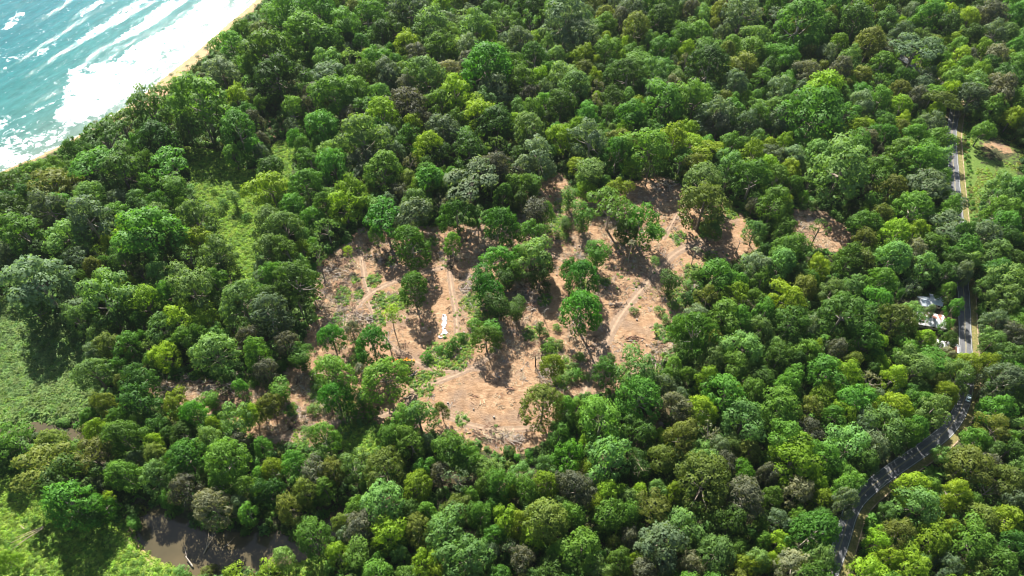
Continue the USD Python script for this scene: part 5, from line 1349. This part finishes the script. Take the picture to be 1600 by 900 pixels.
def house(label, px, py, rz, L, W, h, rise, tones, seed, wing=None):
    """Ridge along local x; L the length, W the width."""
    rng = np.random.default_rng(seed)
    p = on_ground(px, py)
    t = thing('house', label, 'house', p, rz)

    def block(L, W, h, rise, ox, oy, turn, tones):
        c, s = math.cos(turn), math.sin(turn)
        R = np.array([[c, s, 0], [-s, c, 0], [0, 0, 1]])
        off = np.array([ox, oy, 0])
        wall = merge([box(L - 0.6, 0.15, h, 0, W / 2 - 0.35, h / 2), box(L - 0.6, 0.15, h, 0, -W / 2 + 0.35, h / 2), box(0.15, W - 0.86, h, L / 2 - 0.37, 0, h / 2), box(0.15, W - 0.86, h, -L / 2 + 0.37, 0, h / 2)])
        gab = []
        for sx in (-1, 1):
            x = sx * (L / 2 - 0.37)
            a = np.array([[x - .07, -W / 2 + .35, h], [x - .07, W / 2 - .35, h], [x - .07, 0, h + rise - 0.12], [x + .07, -W / 2 + .35, h], [x + .07, W / 2 - .35, h], [x + .07, 0, h + rise - 0.12]])
            gab.append((a, np.array([[0, 2, 1], [3, 4, 5], [0, 3, 5], [0, 5, 2], [1, 2, 5], [1, 5, 4]])))
        v, f = merge([wall] + gab)
        wl = obj('wall', (v @ R + off, f), WALL, t)
        for k in range(max(2, int(L / 4))):
            wx = -L / 2 + (k + 0.6) * L / max(2, int(L / 4))
            v, f = box(1.0, 0.06, 1.0, wx, -W / 2 + 0.26, h * 0.58)
            obj('window' if k else 'door', (v @ R + off, f) if k else ((lambda b: (b[0] @ R + off, b[1]))(box(0.95, 0.06, 2.0, wx, -W / 2 + 0.26, 1.0))), DARKGAP, wl)
        n = max(3, int(round(L / 1.05)))
        slope = math.atan2(rise, W / 2)
        SL = math.hypot(rise, W / 2) + 0.25
        rows = 2 if SL > 3.6 else 1
        for side in (1, -1):
            for k in range(n):
                for rrow in range(rows):
                    v, f = corrugated(L / n * 1.04, SL / rows + 0.12)
                    y = v[:, 1] + rrow * SL / rows
                    z = v[:, 2] + 0.02 * (k % 2) - 0.03 * rrow + rng.uniform(0, 0.03)
                    x = v[:, 0] - L / 2 + (k + 0.5) * L / n
                    w_ = np.stack([x, side * (y * math.cos(slope)), h + rise - y * math.sin(slope) + z + 0.05], 1)
                    if side > 0:
                        f = f[:, ::-1]
                    obj('roof_sheet', (w_ @ R + off, f), METAL[tones(side, k, rrow, rng)], t)
    block(L, W, h, rise, 0, 0, 0.0, tones)
    if wing:
        block(*wing, tones)
    v, f = box(L + 2, W + 2, 0.1, 0, 0, 0.02)
    return t


house('house with pale blue-white metal roof in two wings among trees', 1441, 476, -0.1, 6.2, 6.0, 2.8, 1.1, lambda s, k, r, g: 0 if g.random() < 0.75 else 1, 1, (6.6, 6.4, 3.0, 1.3, 5.9, 1.4, -0.25))
house('long house with patched white and rusty brown metal roof', 1447, 504, -0.22, 16.0, 8.4, 2.8, 1.2, lambda s, k, r, g: 3 if ((s > 0 and g.random() < 0.42) or g.random() < 0.07) else (1 if g.random() < 0.75 else 2), 2)
house('small roadside house, roof half white metal half rusty brown', 1477, 546, -0.25, 9.6, 5.6, 2.7, 0.9, lambda s, k, r, g: 3 if k in (4, 5, 6, 7) and s < 0 else (1 if g.random() < 0.8 else 2), 3)
YARD = plain('red_yard_soil', (0.42, 0.23, 0.14), 0.95, 0.5, 0.3)
yp = on_ground(1484, 500)
yard = shapely.affinity.scale(Point(yp[0], yp[1]).buffer(1), 4.5, 6.5) if hasattr(shapely, 'affinity') else Point(yp[0], yp[1]).buffer(5)
v, f = sheet(yard.difference(ROAD_LINE.buffer(6)), 0.0)
v[:, 2] = field(Z, v[:, 0], v[:, 1]) + 0.12
tag(obj('yard', (v, f), YARD), 'patch of red bare yard between the houses and road', 'yard', kind='structure')

# ------------------------------------------------------------------ vehicles
RUBBER, GLASSY = plain('tyre', (0.03, 0.03, 0.03), 0.9, 3.0, 0.2), plain('car_window', (0.02, 0.03, 0.04), 0.08, 1.0, 0.1, spec=0.6)


def loft(sections):
    """sections: (x, half width, z low, z high); a closed body lofted with rounded shoulders."""
    V, F = [], []
    for x, w, lo, hi in sections:
        V += [[x, -w, lo], [x, -w, lo + 0.7 * (hi - lo)], [x, -w * 0.82, hi], [x, w * 0.82, hi], [x, w, lo + 0.7 * (hi - lo)], [x, w, lo]]
    for i in range(len(sections) - 1):
        for k in range(6):
            a, b = 6 * i + k, 6 * i + (k + 1) % 6
            F += [[a, a + 6, b], [b, a + 6, b + 6]]
    e = 6 * (len(sections) - 1)
    for k in range(1, 5):
        F += [[0, k, k + 1], [e, e + k + 1, e + k]]
    return np.array(V, float), np.array(F)


def car(label, px, py, paint, s_off):
    p = on_ground(px, py)
    i = int(np.argmin(np.hypot(*(ROAD - p[:2]).T)))
    d = ROAD_T[i]
    base = ROAD[i] + np.array([d[1], -d[0]]) * s_off
    t = thing('car', label, 'car', (base[0], base[1], gz(*base) + 0.125), math.atan2(d[1], d[0]))
    obj('body', loft([(-2.1, 0.78, 0.35, 0.82), (-1.9, 0.88, 0.3, 0.98), (-0.6, 0.9, 0.28, 1.0), (0.9, 0.9, 0.28, 1.0), (1.9, 0.86, 0.3, 0.88), (2.15, 0.74, 0.35, 0.72)]), paint, t, smooth=35)
    obj('window', loft([(-1.7, 0.70, 0.95, 1.05), (-1.15, 0.74, 0.95, 1.42), (0.35, 0.74, 0.95, 1.44), (1.15, 0.70, 0.95, 1.03)]), GLASSY, t, smooth=30)
    obj('roof', loft([(-1.15, 0.70, 1.40, 1.47), (-0.4, 0.72, 1.41, 1.52), (0.3, 0.70, 1.42, 1.49)]), paint, t, smooth=30)
    for sx in (-1.3, 1.35):
        for sy in (-0.8, 0.8):
            m = trimesh.creation.cylinder(0.32, 0.22, sections=14)
            m.apply_transform(trimesh.transformations.rotation_matrix(np.pi / 2, [1, 0, 0])); m.apply_translation([sx, sy, 0.32])
            obj('wheel', m, RUBBER, t, smooth=30)
    for sy in (-0.58, 0.58):
        obj('headlight', box(0.06, 0.3, 0.14, 2.12, sy, 0.62), METAL[1], t)
        obj('tail_light', box(0.06, 0.24, 0.14, -2.08, sy, 0.72), plain(f'tail_lamp_{"ab"[sy > 0]}_{len(USED)}', (0.4, 0.02, 0.02), 0.3), t)
    return t


car('pale blue car on the shaded road bend below the yellow-green tree', 1508, 622, plain('pale_blue_paint', (0.55, 0.66, 0.74), 0.25, 1.0, 0.03, spec=0.6), 1.35)
car('white car on the road just beyond the bend, half under branches', 1514, 589, plain('white_paint', (0.80, 0.80, 0.78), 0.25, 1.0, 0.03, spec=0.6), 1.35)


# ------------------------------------------------------------------ utility poles by the road
def utility_pole(label, px, py, h):
    p = on_ground(px, py)
    t = thing('utility_pole', label, 'utility pole', p, 0.3, 'utility poles along the road')
    obj('pole', tube([[0, 0, -0.4], [0, 0, h * 0.5], [0, 0, h]], [0.19, 0.16, 0.12], 8), plain(f'pole_concrete_{len(USED)}', (0.52, 0.50, 0.46), 0.8, 1.0, 0.15), t, smooth=True)
    obj('crossarm', box(2.0, 0.14, 0.14, 0, 0.2, h - 0.5), WOOD_GREY, t)
    for x in (-0.85, 0, 0.85):
        m = trimesh.creation.cylinder(0.07, 0.25, sections=8); m.apply_translation([x, 0.2, h - 0.3])
        obj('insulator', m, METAL[2], t)


utility_pole('pale utility pole beside the shaded road at the top bend', 1478, 131, 10)
utility_pole('utility pole on the verge below the two cars', 1518, 655, 9)
utility_pole('utility pole at the lower bend opposite the dry verge', 1372, 764, 9)

# ------------------------------------------------------------------ haze
if HAZE_DENSITY:
    HAZE = mat('haze_air', {'v': ('principled_volume', {'color': (0.86, 0.92, 1.0), 'density': HAZE_DENSITY, 'anisotropy': 0.25})}, [], surface=None, volume='v.volume')
    m = trimesh.creation.box([9000, 9000, CAM_H + 20 + 10]); m.apply_translation([0, 1000, (CAM_H + 20 - 10) / 2])
    tag(obj('haze', m, HAZE), 'thin bluish sea haze filling the air over the forest', 'haze', kind='stuff')
